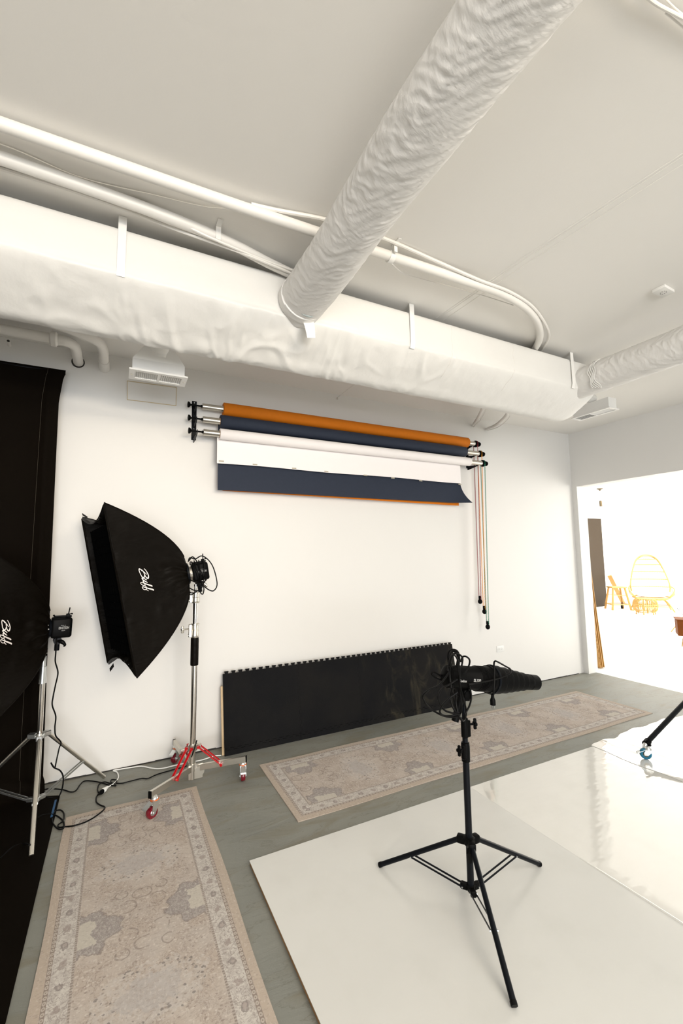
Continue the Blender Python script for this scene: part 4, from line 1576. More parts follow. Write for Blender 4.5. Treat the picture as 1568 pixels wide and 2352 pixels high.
# cord wound around the upper head
bm = B()
Mh = frame(N1 + Vector((0.010, 0, 0)), F1)
random.seed(11)
for k in range(4):
    pts_ = []
    for j in range(14):
        a_ = 2 * PI * j / 14
        r_ = 0.078 + 0.010 * random.random()
        pts_.append(Mh @ Vector((-0.045 - 0.018 * k + 0.016 * math.sin(a_ + k), r_ * math.cos(a_), (r_ + 0.004) * math.sin(a_) - 0.004)))
    tube(bm, spline(pts_, 5, closed=True), 0.0042, 7, closed=True)
for seq in ([(432, 1290), (436, 1281), (448, 1284), (462, 1277), (476, 1284), (488, 1300), (496, 1325), (498, 1345), (490, 1357), (478, 1354), (466, 1344)],
            [(428, 1330), (426, 1345), (432, 1362), (440, 1366), (452, 1358), (463, 1350), (474, 1325)],
            [(429, 1335), (433, 1348), (446, 1356), (458, 1356), (464, 1348), (462, 1340)],
            [(432, 1340), (436, 1360), (446, 1362)],
            [(452, 1335), (460, 1350), (461, 1362), (466, 1364), (468, 1350), (462, 1335)],
            [(470, 1322), (474, 1330), (466, 1338), (452, 1338), (436, 1332)],
            [(434, 1288), (442, 1279), (452, 1290), (460, 1310), (470, 1328)]):
    tube(bm, spline([at(a_, b_, 3.33 + 0.02 * math.sin(i)) for i, (a_, b_) in enumerate(seq)], 6), 0.0042, 7)
bm_c = obj('power_cord', bm, RUBBER)
tag(bm_c, 'black cord coiled around the flash head of the chrome rolling stand', 'cord')


# ------------------------------------------------------------------ casters
def caster(parent, c, yaw, wheel_m, r=0.038, top=0.115, ring_m=ORNG, pedal=True, mount=True):
    """c: ground point; returns part"""
    M = Matrix.Translation(Vector(c)) @ Matrix.Rotation(yaw, 4, 'Z')
    Mi = wmat(parent).inverted()
    bm = B()
    # fork
    for s_ in (-1, 1):
        poly(bm, [(-0.012, r - 0.008), (0.012, r - 0.008), (0.044, top - 0.022), (0.040, top - 0.014), (-0.002, top - 0.014), (-0.014, r + 0.01)], 0.003,
             M @ Matrix(((1, 0, 0, 0), (0, 0, 1, s_ * 0.019 - 0.0015), (0, 1, 0, 0), (0, 0, 0, 1))))
    box(bm, (0.018, 0, top - 0.013), (0.05, 0.042, 0.004), M, 0.001)
    cyl(bm, M @ Vector((0, -0.024, r)), M @ Vector((0, 0.024, r)), 0.006, seg=10)
    lathe(bm, [(0.0, top + 0.012), (0.012, top + 0.010), (0.020, top + 0.002), (0.024, top - 0.004), (0.024, top - 0.010)], M @ Matrix.Translation((0.018, 0, 0)), 20)
    fork = obj('caster', bm, ZINC, parent, world=True)
    bm = B()
    lathe(bm, [(0.005, -0.012), (r * 0.62, -0.013), (r * 0.66, -0.016), (r - 0.003, -0.014), (r, -0.008), (r, 0.008), (r - 0.003, 0.014), (r * 0.66, 0.016), (r * 0.62, 0.013), (0.005, 0.012)], M @ Matrix.Translation((0, 0, r)) @ Matrix.Rotation(PI / 2, 4, 'X'), 32)
    obj('wheel', bm, wheel_m, fork, world=True)
    bm = B()
    lathe(bm, [(0.005, -0.0165), (r * 0.42, -0.0165), (r * 0.50, -0.0135), (r * 0.50, 0.0135), (r * 0.42, 0.0165), (0.005, 0.0165)], M @ Matrix.Translation((0, 0, r)) @ Matrix.Rotation(PI / 2, 4, 'X'), 24)
    obj('wheel_hub', bm, ZINC if ring_m else BRONZE, fork, world=True)
    if ring_m:
        bm = B()
        lathe(bm, [(0.015, -0.003), (0.027, -0.0025), (0.027, 0.0025), (0.015, 0.003)], M @ Matrix.Translation((0.018, 0, top - 0.012)), 24)
        obj('bearing_ring', bm, ring_m, fork, world=True)
    if pedal:
        bm = B()
        poly(bm, [(-0.002, 0.0), (0.002, 0.004), (-0.052, -0.026 + 0.004), (-0.055, -0.030)], 0.034, M @ Matrix(((1, 0, 0, -0.004), (0, 0, 1, -0.017), (0, 1, 0, top - 0.018), (0, 0, 0, 1))))
        bm_ = bm
        obj('brake_pedal', bm_, ZINC, fork, world=True)
    return fork


def knob_tee(parent, p, dirv, m, ln=0.05, name='wing_knob'):
    p = Vector(p)
    d = Vector(dirv).normalized()
    bm = B()
    cyl(bm, p, p + d * ln * 0.62, 0.0055, seg=10)
    side = Vector((0, 0, 1))
    M = Matrix.Translation(p + d * ln * 0.8) @ align(d)
    box(bm, (0, 0, 0), (0.014, 0.050, ln * 0.36), M, 0.005, 2)
    box(bm, (0, 0, 0), (0.030, 0.016, ln * 0.36), M, 0.005, 2)
    return obj(name, bm, m, parent, world=True)


# ------------------------------------------------------------------ chrome rolling stand
SX, SY = 0.527, 3.42
t = thing('rolling_light_stand', 'chrome rolling light stand with red leg braces and a black foam grip', 'light stand', (SX, SY, 0))
bm = B()
cyl(bm, (SX, SY, 0.10), (SX, SY, 0.82), 0.0205, seg=20)
obj('lower_tube', bm, CHROME, t, world=True)
bm = B()
lathe(bm, [(0.021, 0.815), (0.0275, 0.818), (0.0285, 0.83), (0.0285, 1.00), (0.0275, 1.012), (0.0165, 1.016)], Matrix.Translation((SX, SY, 0)), 24)
obj('foam_grip', bm, BLKFAB, t, world=True)
bm = B()
cyl(bm, (SX, SY, 1.10), (SX, SY, 1.30), 0.0165, seg=18)
obj('middle_tube', bm, CHROME, t, world=True)
bm = B()
cyl(bm, (SX, SY, 1.30), (SX, SY, 1.40), 0.0105, seg=14)
cyl(bm, (SX, SY, 1.385), (SX, SY, 1.40), 0.013, seg=14)
obj('top_spigot', bm, CHROME, t, world=True)
for z0, z1 in ((1.015, 1.115), (1.265, 1.340)):
    bm = B()
    lathe(bm, [(0.017, z0), (0.029, z0), (0.030, z0 + 0.006), (0.0265, z0 + 0.010), (0.0265, z0 + (z1 - z0) * 0.5), (0.0235, z0 + (z1 - z0) * 0.55), (0.0235, z1 - 0.01), (0.030, z1 - 0.008), (0.030, z1), (0.012, z1)], Matrix.Translation((SX, SY, 0)), 24)
    box(bm, (SX - 0.034, SY - 0.005, (z0 + z1) / 2), (0.022, 0.024, (z1 - z0) * 0.95), None, 0.003)
    cyl(bm, (SX - 0.05, SY - 0.005, z0 + 0.02), (SX - 0.034, SY - 0.005, z0 + 0.02), 0.006, seg=10)
    cl = obj('clamp_collar', bm, STEEL, t, world=True)
    knob_tee(cl, (SX - 0.044, SY - 0.01, (z0 + z1) / 2 + 0.015), (-1, -0.25, 0.0), STEEL, 0.058)
bm = B()
lathe(bm, [(0.021, 0.225), (0.030, 0.225), (0.032, 0.235), (0.032, 0.265), (0.027, 0.272), (0.021, 0.272)], Matrix.Translation((SX, SY, 0)), 24)
cyl(bm, (SX - 0.03, SY - 0.01, 0.248), (SX - 0.075, SY - 0.02, 0.248), 0.007, seg=10)
cyl(bm, (SX - 0.062, SY - 0.018, 0.248), (SX - 0.085, SY - 0.023, 0.248), 0.014, seg=14)
box(bm, (SX + 0.035, SY - 0.005, 0.252), (0.04, 0.03, 0.028), None, 0.003)
obj('brace_collar', bm, STEEL, t, world=True)
bm = B()
cyl(bm, (SX, SY, 0.035), (SX, SY, 0.135), 0.026, seg=22)
box(bm, (SX + 0.02, SY - 0.02, 0.085), (0.10, 0.006, 0.10), Matrix.Identity(4), 0.002)
cyl(bm, (SX + 0.045, SY - 0.025, 0.085), (SX + 0.045, SY - 0.03, 0.085), 0.035, seg=24)
obj('leg_hub', bm, STEEL, t, world=True)
ends = [(Vector((0.243, 3.101, 0)), 0.6), (Vector((0.857, 3.285, 0)), 1.4), (Vector((0.455, 3.815, 0)), 0.9)]
for i, (e, yaw) in enumerate(ends):
    d = (e - Vector((SX, SY, 0)))
    L_ = d.length
    d.normalize()
    z0 = 0.105
    zt_ = 0.148
    bm = B()
    a_ = Vector((SX, SY, z0)) + d * 0.025
    b_ = Vector((SX, SY, zt_)) + d * (L_ + 0.02)
    bar(bm, a_, b_, 0.020, 0.040, 0.0015)
    lg_ = obj('leg', bm, STEEL, t, world=True)
    bm = B()
    bar(bm, b_ - d * 0.001, b_ + d * 0.006, 0.022, 0.042, 0.001)
    obj('end_cap', bm, BLKPL, lg_, world=True)
    # red double braces
    side = Vector((-d.y, d.x, 0))
    for s_ in (-1, 1):
        bm = B()
        pa = Vector((SX, SY, 0.252)) + d * 0.045 + side * 0.020 * s_
        pb = Vector((SX, SY, 0.125)) + d * 0.205 + side * 0.020 * s_
        bar(bm, pa, pb, 0.017, 0.007, 0.002, up=d)
        cyl(bm, pa + side * 0.006 * s_ * -1, pa + side * 0.008 * s_, 0.010, seg=12)
        cyl(bm, pb + side * 0.006 * s_ * -1, pb + side * 0.008 * s_, 0.010, seg=12)
        obj('red_brace', bm, REDMET, t, world=True)
    fork = caster(t, e, yaw, MAROON, 0.036, 0.118)

# ------------------------------------------------------------------ left chrome stand
LX, LY = -0.405, 3.50
t = thing('light_stand', 'chrome tripod light stand at the left edge, standing on the black cloth', 'light stand', (LX, LY, 0))
bm = B()
cyl(bm, (LX, LY, 0.085), (LX, LY, 0.80), 0.0165, seg=18)
obj('lower_tube', bm, CHROME, t, world=True)
bm = B()
cyl(bm, (LX, LY, 0.80), (LX, LY, 0.905), 0.0225, 0.0205, seg=20)
cyl(bm, (LX, LY, 0.905), (LX, LY, 0.97), 0.0165, seg=18)
obj('clamp_collar', bm, ZINC, t, world=True)
bm = B()
cyl(bm, (LX, LY, 0.96), (LX, LY, 1.03), 0.0125, seg=16)
obj('top_spigot', bm, CHROME, t, world=True)
bm = B()
cyl(bm, (LX - 0.024, LY - 0.005, 0.99), (LX + 0.022, LY - 0.005, 0.985), 0.004, seg=8)
cyl(bm, (LX - 0.026, LY - 0.005, 0.99), (LX - 0.020, LY - 0.005, 0.99), 0.006, seg=8)
obj('side_pins', bm, CHROME, t, world=True)
bm = B()
lathe(bm, [(0.017, 0.455), (0.024, 0.457), (0.024, 0.475), (0.017, 0.478)], Matrix.Translation((LX, LY, 0)), 20)
lfeet = [Vector((-0.030, 3.795, 0.012)), Vector((-0.358, 3.023, 0.012)), Vector((-0.895, 3.69, 0.012))]
for e in lfeet:
    d = (e - Vector((LX, LY, 0)))
    d.z = 0
    d.normalize()
    M = Matrix.Translation(Vector((LX, LY, 0.475)) + d * 0.042) @ Matrix.Rotation(math.atan2(d.y, d.x), 4, 'Z')
    box(bm, (0, 0, 0), (0.05, 0.034, 0.032), M, 0.004)
obj('leg_collar', bm, ZINC, t, world=True)
bm = B()
lathe(bm, [(0.0, 0.035), (0.005, 0.04), (0.006, 0.075), (0.022, 0.08), (0.022, 0.10), (0.017, 0.102)], Matrix.Translation((LX, LY, 0)), 18)
for e in lfeet:
    d = (e - Vector((LX, LY, 0)))
    d.z = 0
    d.normalize()
    M = Matrix.Translation(Vector((LX, LY, 0.09)) + d * 0.034) @ Matrix.Rotation(math.atan2(d.y, d.x), 4, 'Z')
    box(bm, (0, 0, 0), (0.036, 0.028, 0.024), M, 0.003)
obj('brace_collar', bm, ZINC, t, world=True)
for e in lfeet:
    d = (e - Vector((LX, LY, 0)))
    d.z = 0
    R_ = d.length
    d.normalize()
    a_ = Vector((LX, LY, 0.472)) + d * 0.055
    bm = B()
    cyl(bm, a_, e, 0.0125, seg=16)
    obj('leg', bm, STEEL, t, world=True)
    m_ = a_.lerp(e, 0.60)
    side = Vector((-d.y, d.x, 0))
    for s_ in (-1, 1):
        bm = B()
        bar(bm, Vector((LX, LY, 0.09)) + d * 0.045 + side * 0.012 * s_, m_ + side * 0.012 * s_, 0.012, 0.003, 0.0005, up=side)
        obj('brace', bm, ZINC, t, world=True)

# ------------------------------------------------------------------ black monolight stand
BX, BY = 1.496, 1.672
PZ = 0.0215
t = thing('light_stand', 'black tripod light stand standing on the white floor panel', 'light stand', (BX, BY, PZ))
bm = B()
cyl(bm, (BX, BY, 0.085), (BX, BY, 0.645), 0.0155, seg=20)
obj('lower_tube', bm, BLKMET, t, world=True)
bm = B()
cyl(bm, (BX, BY, 0.64), (BX, BY, 0.80), 0.0130, seg=18)
obj('middle_tube', bm, BLKMET, t, world=True)
bm = B()
cyl(bm, (BX, BY, 0.78), (BX, BY, 0.93), 0.0105, seg=16)
obj('top_tube', bm, BLKMET, t, world=True)
bm = B()
lathe(bm, [(0.0155, 0.625), (0.0195, 0.628), (0.0205, 0.66), (0.0205, 0.70), (0.0185, 0.712), (0.013, 0.714)], Matrix.Translation((BX, BY, 0)), 22)
box(bm, (BX - 0.019, BY - 0.008, 0.675), (0.018, 0.022, 0.065), None, 0.004)
k1 = obj('clamp_collar', bm, BLKPL, t, world=True)
knob_tee(k1, (BX - 0.024, BY - 0.010, 0.690), (-1, -0.2, 0), BLKPL, 0.036)
bm = B()
lathe(bm, [(0.013, 0.735), (0.0170, 0.738), (0.0175, 0.80), (0.0160, 0.822), (0.0105, 0.825)], Matrix.Translation((BX, BY, 0)), 22)
box(bm, (BX + 0.017, BY - 0.006, 0.775), (0.016, 0.022, 0.075), None, 0.004)
k2 = obj('clamp_collar', bm, BLKPL, t, world=True)
knob_tee(k2, (BX + 0.020, BY - 0.008, 0.792), (1, -0.2, 0), BLKPL, 0.040)
bfeet = [Vector((1.241, 2.052, PZ + 0.010)), Vector((1.957, 1.676, PZ + 0.010)), Vector((1.284, 1.239, PZ + 0.010))]
bm = B()
lathe(bm, [(0.0155, 0.262), (0.026, 0.264), (0.028, 0.275), (0.027, 0.292), (0.0155, 0.296)], Matrix.Translation((BX, BY, 0)), 24)
for e in bfeet:
    d = (e - Vector((BX, BY, 0)))
    d.z = 0
    d.normalize()
    M = Matrix.Translation(Vector((BX, BY, 0.276)) + d * 0.036) @ Matrix.Rotation(math.atan2(d.y, d.x), 4, 'Z')
    box(bm, (0, 0, 0), (0.040, 0.034, 0.034), M, 0.007, 2)
lc = obj('leg_collar', bm, BLKPL, t, world=True)
bm = B()
poly(bm, [(0, 0.012), (0.014, 0.006), (0.018, -0.030), (0.006, -0.050), (-0.006, -0.048), (-0.012, -0.006)], 0.012, Matrix.Translation((BX - 0.040, BY - 0.036, 0.266)) @ Matrix.Rotation(PI / 2, 4, 'X'))
obj('lever_knob', bm, BLKPL, lc, world=True)
bm = B()
lathe(bm, [(0.0, 0.055), (0.012, 0.056), (0.017, 0.064), (0.020, 0.085), (0.018, 0.093)], Matrix.Translation((BX, BY, 0)), 20)
for e in bfeet:
    d = (e - Vector((BX, BY, 0)))
    d.z = 0
    d.normalize()
    M = Matrix.Translation(Vector((BX, BY, 0.075)) + d * 0.030) @ Matrix.Rotation(math.atan2(d.y, d.x), 4, 'Z')
    box(bm, (0, 0, 0), (0.034, 0.026, 0.026), M, 0.004)
obj('brace_collar', bm, BLKPL, t, world=True)
for e in bfeet:
    d = (e - Vector((BX, BY, 0)))
    d.z = 0
    d.normalize()
    side = Vector((-d.y, d.x, 0))
    a_ = Vector((BX, BY, 0.274)) + d * 0.045
    bm = B()
    cyl(bm, a_, e, 0.0112, seg=16)
    lg_ = obj('leg', bm, BLKMET, t, world=True)
    bm = B()
    dd_ = (e - a_).normalized()
    cyl(bm, e - dd_ * 0.012, e + dd_ * 0.002, 0.0125, seg=14)
    obj('rubber_foot', bm, RUBBER, lg_, world=True)
    m_ = a_.lerp(e, 0.58) + Vector((0, 0, -0.006))
    for s_ in (-1, 1):
        bm = B()
        bar(bm, Vector((BX, BY, 0.074)) + d * 0.036 + side * 0.012 * s_, m_ + side * 0.012 * s_, 0.0085, 0.003, 0.0005, up=side)
        obj('brace', bm, BLKMET, t, world=True)
        for q in (m_, Vector((BX, BY, 0.074)) + d * 0.036):
            rv = B()
            cyl(rv, q + side * 0.012 * s_, q + side * 0.0175 * s_, 0.0035, seg=8)
            obj('rivet', rv, ZINC, t, world=True)

# monolight with snoot
HX, HZ = 1.485, 1.012
hd = (Vector((2.033, BY - 0.02, 0.912)) - Vector((1.42, BY, 1.022))).normalized()
MH = frame(Vector((1.52, BY, 1.005)), hd)
t = thing('monolight', 'black monolight flash with wound cords on the black tripod stand', 'flash head', mat=MH)
bm = B()
lathe(bm, [(0.0, -0.125), (0.040, -0.124), (0.052, -0.116), (0.054, -0.10), (0.054, 0.045), (0.057, 0.050), (0.057, 0.085), (0.062, 0.125), (0.066, 0.128), (0.066, 0.150), (0.050, 0.152)], Matrix.Rotation(PI / 2, 4, 'Y'), 36)
for k in range(7):
    lathe(bm, [(0.054, 0.050 + 0.0085 * k), (0.0595, 0.052 + 0.0085 * k), (0.0595, 0.055 + 0.0085 * k), (0.054, 0.057 + 0.0085 * k)], Matrix.Rotation(PI / 2, 4, 'Y'), 32)
obj('housing', bm, BLKPL, t)
bm = B()
tube(bm, spline([(-0.105, 0, 0.045), (-0.120, 0, 0.095), (-0.108, 0, 0.118), (-0.075, 0, 0.115), (-0.060, 0, 0.085), (-0.062, 0, 0.05)], 6), 0.009, 10)
obj('carry_handle', bm, BLKPL, t)
bm = B()
box(bm, (-0.015, 0, -0.075), (0.040, 0.07, 0.05), None, 0.006, 2)
cyl(bm, (-0.015, -0.04, -0.072), (-0.015, 0.04, -0.072), 0.02, seg=18)
cyl(bm, (-0.024, 0, -0.09), (-0.045, 0, -0.20), 0.017, seg=18)
obj('tilt_mount', bm, BLKPL, t)
bm = B()
tube(bm, spline([(-0.10, 0.03, -0.02), (-0.15, 0.05, 0.005), (-0.165, 0.055, -0.005), (-0.14, 0.05, -0.02), (-0.10, 0.04, -0.03)], 5), 0.005, 8)
obj('tilt_lever', bm, BLKPL, t)
TM = MH.inverted() @ Matrix(((1, 0, 0, 1.452), (0, 0, -1, BY - 0.0555), (0, 1, 0, 1.004), (0, 0, 0, 1)))
TMl = Matrix(((1, 0, 0, -0.068), (0, 0, -1, -0.0545), (0, 1, 0, -0.006), (0, 0, 0, 1)))
text_mesh('name_print', 'Godox', 0.016, PRINT, t, TMl, 0.0002)
TMl2 = Matrix(((1, 0, 0, 0.018), (0, 0, -1, -0.0545), (0, 1, 0, 0.0), (0, 0, 0, 1)))
text_mesh('name_print', 'SL100', 0.018, PRINT, t, TMl2, 0.0003)
bm = B()
prof = []
x_ = 0.150
rs = [0.0690, 0.0640, 0.0585, 0.0525, 0.0470, 0.0415]
lens = [0.045, 0.048, 0.042, 0.042, 0.042, 0.045]
for r_, l_ in zip(rs, lens):
    prof += [(r_ - 0.003, x_), (r_, x_ + 0.002), (r_, x_ + 0.008), (r_ - 0.0025, x_ + 0.012), (r_ - 0.002, x_ + l_ - 0.002), (r_ - 0.0035, x_ + l_)]
    x_ += l_
prof += [(0.036, x_ + 0.002), (0.0385, x_ + 0.006), (0.0375, x_ + 0.052), (0.0335, x_ + 0.052), (0.0335, x_ + 0.01), (0.0, x_ + 0.01)]
lathe(bm, prof, Matrix.Rotation(PI / 2, 4, 'Y'), 40)
SNEND = x_ + 0.052
sn = thing('snoot', 'black stepped conical snoot pointing right on the monolight', 'snoot', mat=MH)
obj('stepped_cone', bm, BLKPL, sn, ang=25)
bm = B()
lathe(bm, [(0.060, 0.146), (0.070, 0.147), (0.071, 0.156), (0.062, 0.160)], Matrix.Rotation(PI / 2, 4, 'Y'), 36)
obj('bayonet_ring', bm, BLKMET, sn)
# cord wound on the monolight
bm = B()
YC = BY - 0.075
for seq, yo in (([(1033, 1530), (1030, 1545), (1010, 1572), (985, 1585), (971, 1598), (975, 1612), (992, 1630), (1015, 1643), (1035, 1647), (1052, 1643), (1060, 1630), (1058, 1600), (1054, 1560), (1050, 1520)], 0),
                ([(1050, 1560), (1035, 1570), (1015, 1582), (1006, 1600), (1010, 1618), (1022, 1632), (1040, 1638), (1056, 1642)], -0.01),
                ([(1036, 1580), (1042, 1610), (1048, 1635), (1060, 1655), (1068, 1650), (1070, 1630), (1062, 1600), (1056, 1570), (1054, 1530), (1048, 1510), (1040, 1505), (1034, 1518), (1032, 1545), (1036, 1580)], 0.005),
                ([(1050, 1590), (1030, 1605), (1014, 1622), (1010, 1636), (1020, 1644), (1036, 1644), (1054, 1640)], -0.015),
                ([(1028, 1540), (1034, 1512), (1042, 1502), (1054, 1503), (1062, 1512), (1060, 1530)], 0.01),
                ([(1058, 1520), (1062, 1509), (1070, 1508), (1078, 1516), (1076, 1530), (1066, 1548)], 0.0),
                ([(1078, 1575), (1082, 1600), (1078, 1620), (1068, 1640), (1066, 1652)], 0.02),
                ([(1040, 1575), (1034, 1600), (1040, 1625), (1050, 1640)], 0.0),
                ([(1048, 1585), (1046, 1610), (1052, 1640), (1062, 1656)], -0.005),
                ([(1075, 1572), (1100, 1568), (1140, 1560), (1168, 1548), (1172, 1538), (1160, 1530), (1142, 1520), (1136, 1519), (1134, 1526), (1135, 1545), (1134, 1580), (1132, 1600)], 0.0)):
    tube(bm, spline([at(a_, b_, YC + yo + 0.012 * math.sin(i * 1.7)) for i, (a_, b_) in enumerate(seq)], 6), 0.0042, 8)
o = obj('power_cord', bm, RUBBER)
tag(o, 'black cord looped in coils around the monolight and stand top', 'cord')
bm = B()
pp = at(1131, 1602, YC)
lathe(bm, [(0, 0.016), (0.007, 0.014), (0.008, 0.0), (0.010, -0.004), (0.013, -0.012), (0.013, -0.034), (0, -0.035)], Matrix.Translation(pp), 14)
pl_ = obj('cord_plug', bm, BLKPL)
tag(pl_, 'black plug dangling from the cord below the snoot', 'plug')
for dx_ in (-0.005, 0.005):
    bm = B()
    bxr(bm, pp.x + dx_ - 0.001, pp.x + dx_ + 0.001, pp.y - 0.003, pp.y + 0.003, pp.z - 0.050, pp.z - 0.034)
    obj('prong', bm, ZINC, pl_, world=True, smooth=False)

# ------------------------------------------------------------------ boom stand at the right edge (only its leg enters the frame)
t = thing('rolling_boom_stand', 'black rolling stand leg with a blue caster entering at the right edge', 'light stand', (3.65, 2.087, 0.02))
wz = 0.0255
e = Vector((3.652, 2.095, 0.115))
hub = Vector((4.72, 2.075, 0.52))
bm = B()
cyl(bm, e + (hub - e).normalized() * 0.03, hub, 0.0185, seg=20)
lg_ = obj('leg', bm, BLKMET, t, world=True)
bm = B()
d = (hub - e).normalized()
cyl(bm, e + d * 0.02, e + d * 0.065, 0.0245, seg=18)
box(bm, e + d * 0.035 + Vector((0, -0.024, -0.006)), (0.02, 0.02, 0.018), None, 0.004)
box(bm, e + d * 0.045 + Vector((-0.03, -0.01, 0.024)), (0.05, 0.008, 0.012), Matrix.Identity(4), 0.003)
obj('leg_clamp', bm, BLKPL, lg_, world=True)
bm = B()
cyl(bm, e + Vector((-0.004, 0, -0.035)), e + d * 0.03, 0.017, seg=18)
obj('socket', bm, ZINC, lg_, world=True)
bm_f = caster(t, (3.640, 2.080, wz), -0.80, TEAL, 0.040, 0.085, ring_m=None, pedal=True)
bm = B()
cyl(bm, (hub.x, hub.y, 0.2), (hub.x, hub.y, 1.5), 0.02, seg=18)
obj('pole', bm, BLKMET, t, world=True)
for a_ in (0.15, -1.3):
    bm = B()
    e2 = hub + Vector((math.cos(a_) * 1.05, math.sin(a_) * 1.05, -0.40))
    cyl(bm, hub, e2, 0.0185, seg=16)
    obj('leg', bm, BLKMET, t, world=True)
    caster(t, (e2.x, e2.y, 0.004), a_, TEAL, 0.040, 0.085, ring_m=None, pedal=False)

# ------------------------------------------------------------------ cords on the floor at left


def fl(px, py, z=0.006):
    return on(px, py, z)


bm = B()
seq = [at(130, 1463, 3.47), at(128, 1500, 3.47), at(127, 1520, 3.45), at(133, 1545, 3.43), at(127, 1575, 3.43), at(122, 1600, 3.43), at(120, 1620, 3.43), at(128, 1645, 3.44), at(126, 1670, 3.45), at(128, 1690, 3.46),
       at(140, 1705, 3.48), at(136, 1718, 3.46), at(130, 1745, 3.44), at(126, 1763, 3.42), at(122, 1760, 3.42), at(117, 1752, 3.43), at(124, 1763, 3.41), at(138, 1770, 3.40), at(145, 1785, 3.38), at(143, 1810, 3.36), fl(134, 1830), fl(118, 1833), fl(106, 1831)]
tube(bm, spline(seq, 6), 0.0042, 8)
o = obj('power_cord', bm, RUBBER)
tag(o, 'black power cord dangling in waves from the left flash head to the floor', 'cord')
bm = B()
seq = [fl(88, 1832), (fl(90, 1822)), fl(104, 1813), fl(124, 1812, 0.012), fl(145, 1814), fl(162, 1819), fl(174, 1816), fl(184, 1802), fl(194, 1794), fl(212, 1794), fl(234, 1798), fl(250, 1803), fl(265, 1805), fl(264, 1801), fl(255, 1797), fl(256, 1791), fl(268, 1792), fl(266, 1798), fl(280, 1799), fl(300, 1794), fl(325, 1788), fl(340, 1788), fl(360, 1779), fl(400, 1767), fl(430, 1758, 0.02), at(441, 1735, SY - 0.04), at(452, 1700, SY - 0.03)]
tube(bm, spline(seq, 6), 0.0042, 8)
o = obj('power_cord', bm, RUBBER)
tag(o, 'black cord snaking along the concrete from the black cloth to the rolling stand', 'cord')
bm = B()
seq = [fl(236, 1822), fl(225, 1826), fl(221, 1832), fl(222, 1843), fl(232, 1850), fl(240, 1853), fl(238, 1860, 0.013), fl(218, 1876, 0.014), fl(196, 1888, 0.014), fl(172, 1896, 0.014), fl(150, 1899), fl(135, 1900), fl(134, 1894), fl(145, 1885), fl(147, 1870), fl(140, 1861), fl(128, 1862), fl(124, 1868)]
tube(bm, spline(seq, 6), 0.0042, 8)
seq = [fl(255, 1800), fl(240, 1796), fl(228, 1801), fl(224, 1812), fl(226, 1820)]
tube(bm, spline(seq, 6), 0.0042, 8)
seq = [fl(86, 1878), fl(100, 1871), fl(118, 1870), fl(134, 1876), fl(146, 1888), fl(146, 1902, 0.012), fl(134, 1904), fl(122, 1892), fl(119, 1880)]
tube(bm, spline(seq, 6), 0.0042, 8)
seq = [fl(0, 1972), fl(30, 1945), fl(55, 1938), (fl(66, 1940, 0.06)), fl(78, 1943)]
tube(bm, spline(seq, 6), 0.0042, 8)
o = obj('extension_cord', bm, RUBBER)
tag(o, 'black extension cord with a coiled loop lying over the rug corner', 'cord')
# white extension cord
bm = B()
seq = [fl(247, 1808), fl(258, 1802), fl(268, 1793), fl(272, 1783), fl(268, 1773), fl(260, 1770, 0.008), fl(275, 1767, 0.008), fl(300, 1763), fl(325, 1760), fl(352, 1765), fl(372, 1765), fl(398, 1759), fl(430, 1752), fl(462, 1746), fl(490, 1737), fl(508, 1735)]
tube(bm, spline(seq, 6), 0.0045, 8)
o = obj('extension_cord', bm, WHTPL)
tag(o, 'white extension cord running along the wall foot behind the rolling stand', 'cord')
pw = fl(247, 1808, 0.014)
pv = fl(232, 1820, 0.014)
d = (pv - pw).normalized()
bm = B()
MP = Matrix.Translation(pw) @ align(d)
lathe(bm, [(0.0, -0.004), (0.007, -0.004), (0.009, 0.006), (0.015, 0.030), (0.016, 0.052), (0, 0.052)], MP, 14)
box(bm, (0.012, 0, 0.045), (0.012, 0.014, 0.018), MP, 0.003)
pgw = obj('cord_socket', bm, WHTPL)
tag(pgw, 'white socket end joined to a black plug on the concrete', 'plug')
bm = B()
lathe(bm, [(0.0, 0.052), (0.015, 0.052), (0.014, 0.070), (0.008, 0.082), (0.005, 0.10), (0, 0.10)], MP, 14)
pgb = obj('cord_plug', bm, BLKPL)
tag(pgb, 'black plug pushed into the white socket on the concrete', 'plug')

# ------------------------------------------------------------------ far room
t = thing('v_flat', 'tall dark brown board standing at the far wall of the bright room', 'board', (12.4, 8.2, 0))
bm = B()
bxr(bm, 11.3, 13.02, 8.21, 8.26, 0.0, 2.60, 0.003)
obj('board', bm, VFLAT, t, world=True)
bm = B()
bxr(bm, 11.2, 11.26, 8.26, 9.1, 0.0, 2.60, 0.003)
obj('side_board', bm, VFLAT, t, world=True)

pt0 = Vector((12.6, 7.92, 0))
t = thing('pendant_lamp', 'small dark pendant lamp hanging from the ceiling of the bright room', 'lamp', (pt0.x, pt0.y, 3.46))
bm = B()
lathe(bm, [(0.0, 0.0), (0.085, 0.0), (0.08, -0.02), (0.03, -0.035), (0.014, -0.07), (0, -0.07)], Matrix.Translation((pt0.x, pt0.y, 3.46)), 28)
obj('canopy', bm, BRONZE, t, world=True)
bm = B()
cyl(bm, (pt0.x, pt0.y, 3.37), (pt0.x, pt0.y, 3.10), 0.003, seg=6)
obj('cord', bm, WHTPL, t, world=True)
bm = B()
lathe(bm, [(0, 3.10), (0.028, 3.10), (0.036, 3.07), (0.036, 2.93), (0, 2.93)], Matrix.Translation((pt0.x, pt0.y, 0)), 18)
obj('lamp_socket', bm, BRONZE, t, world=True)

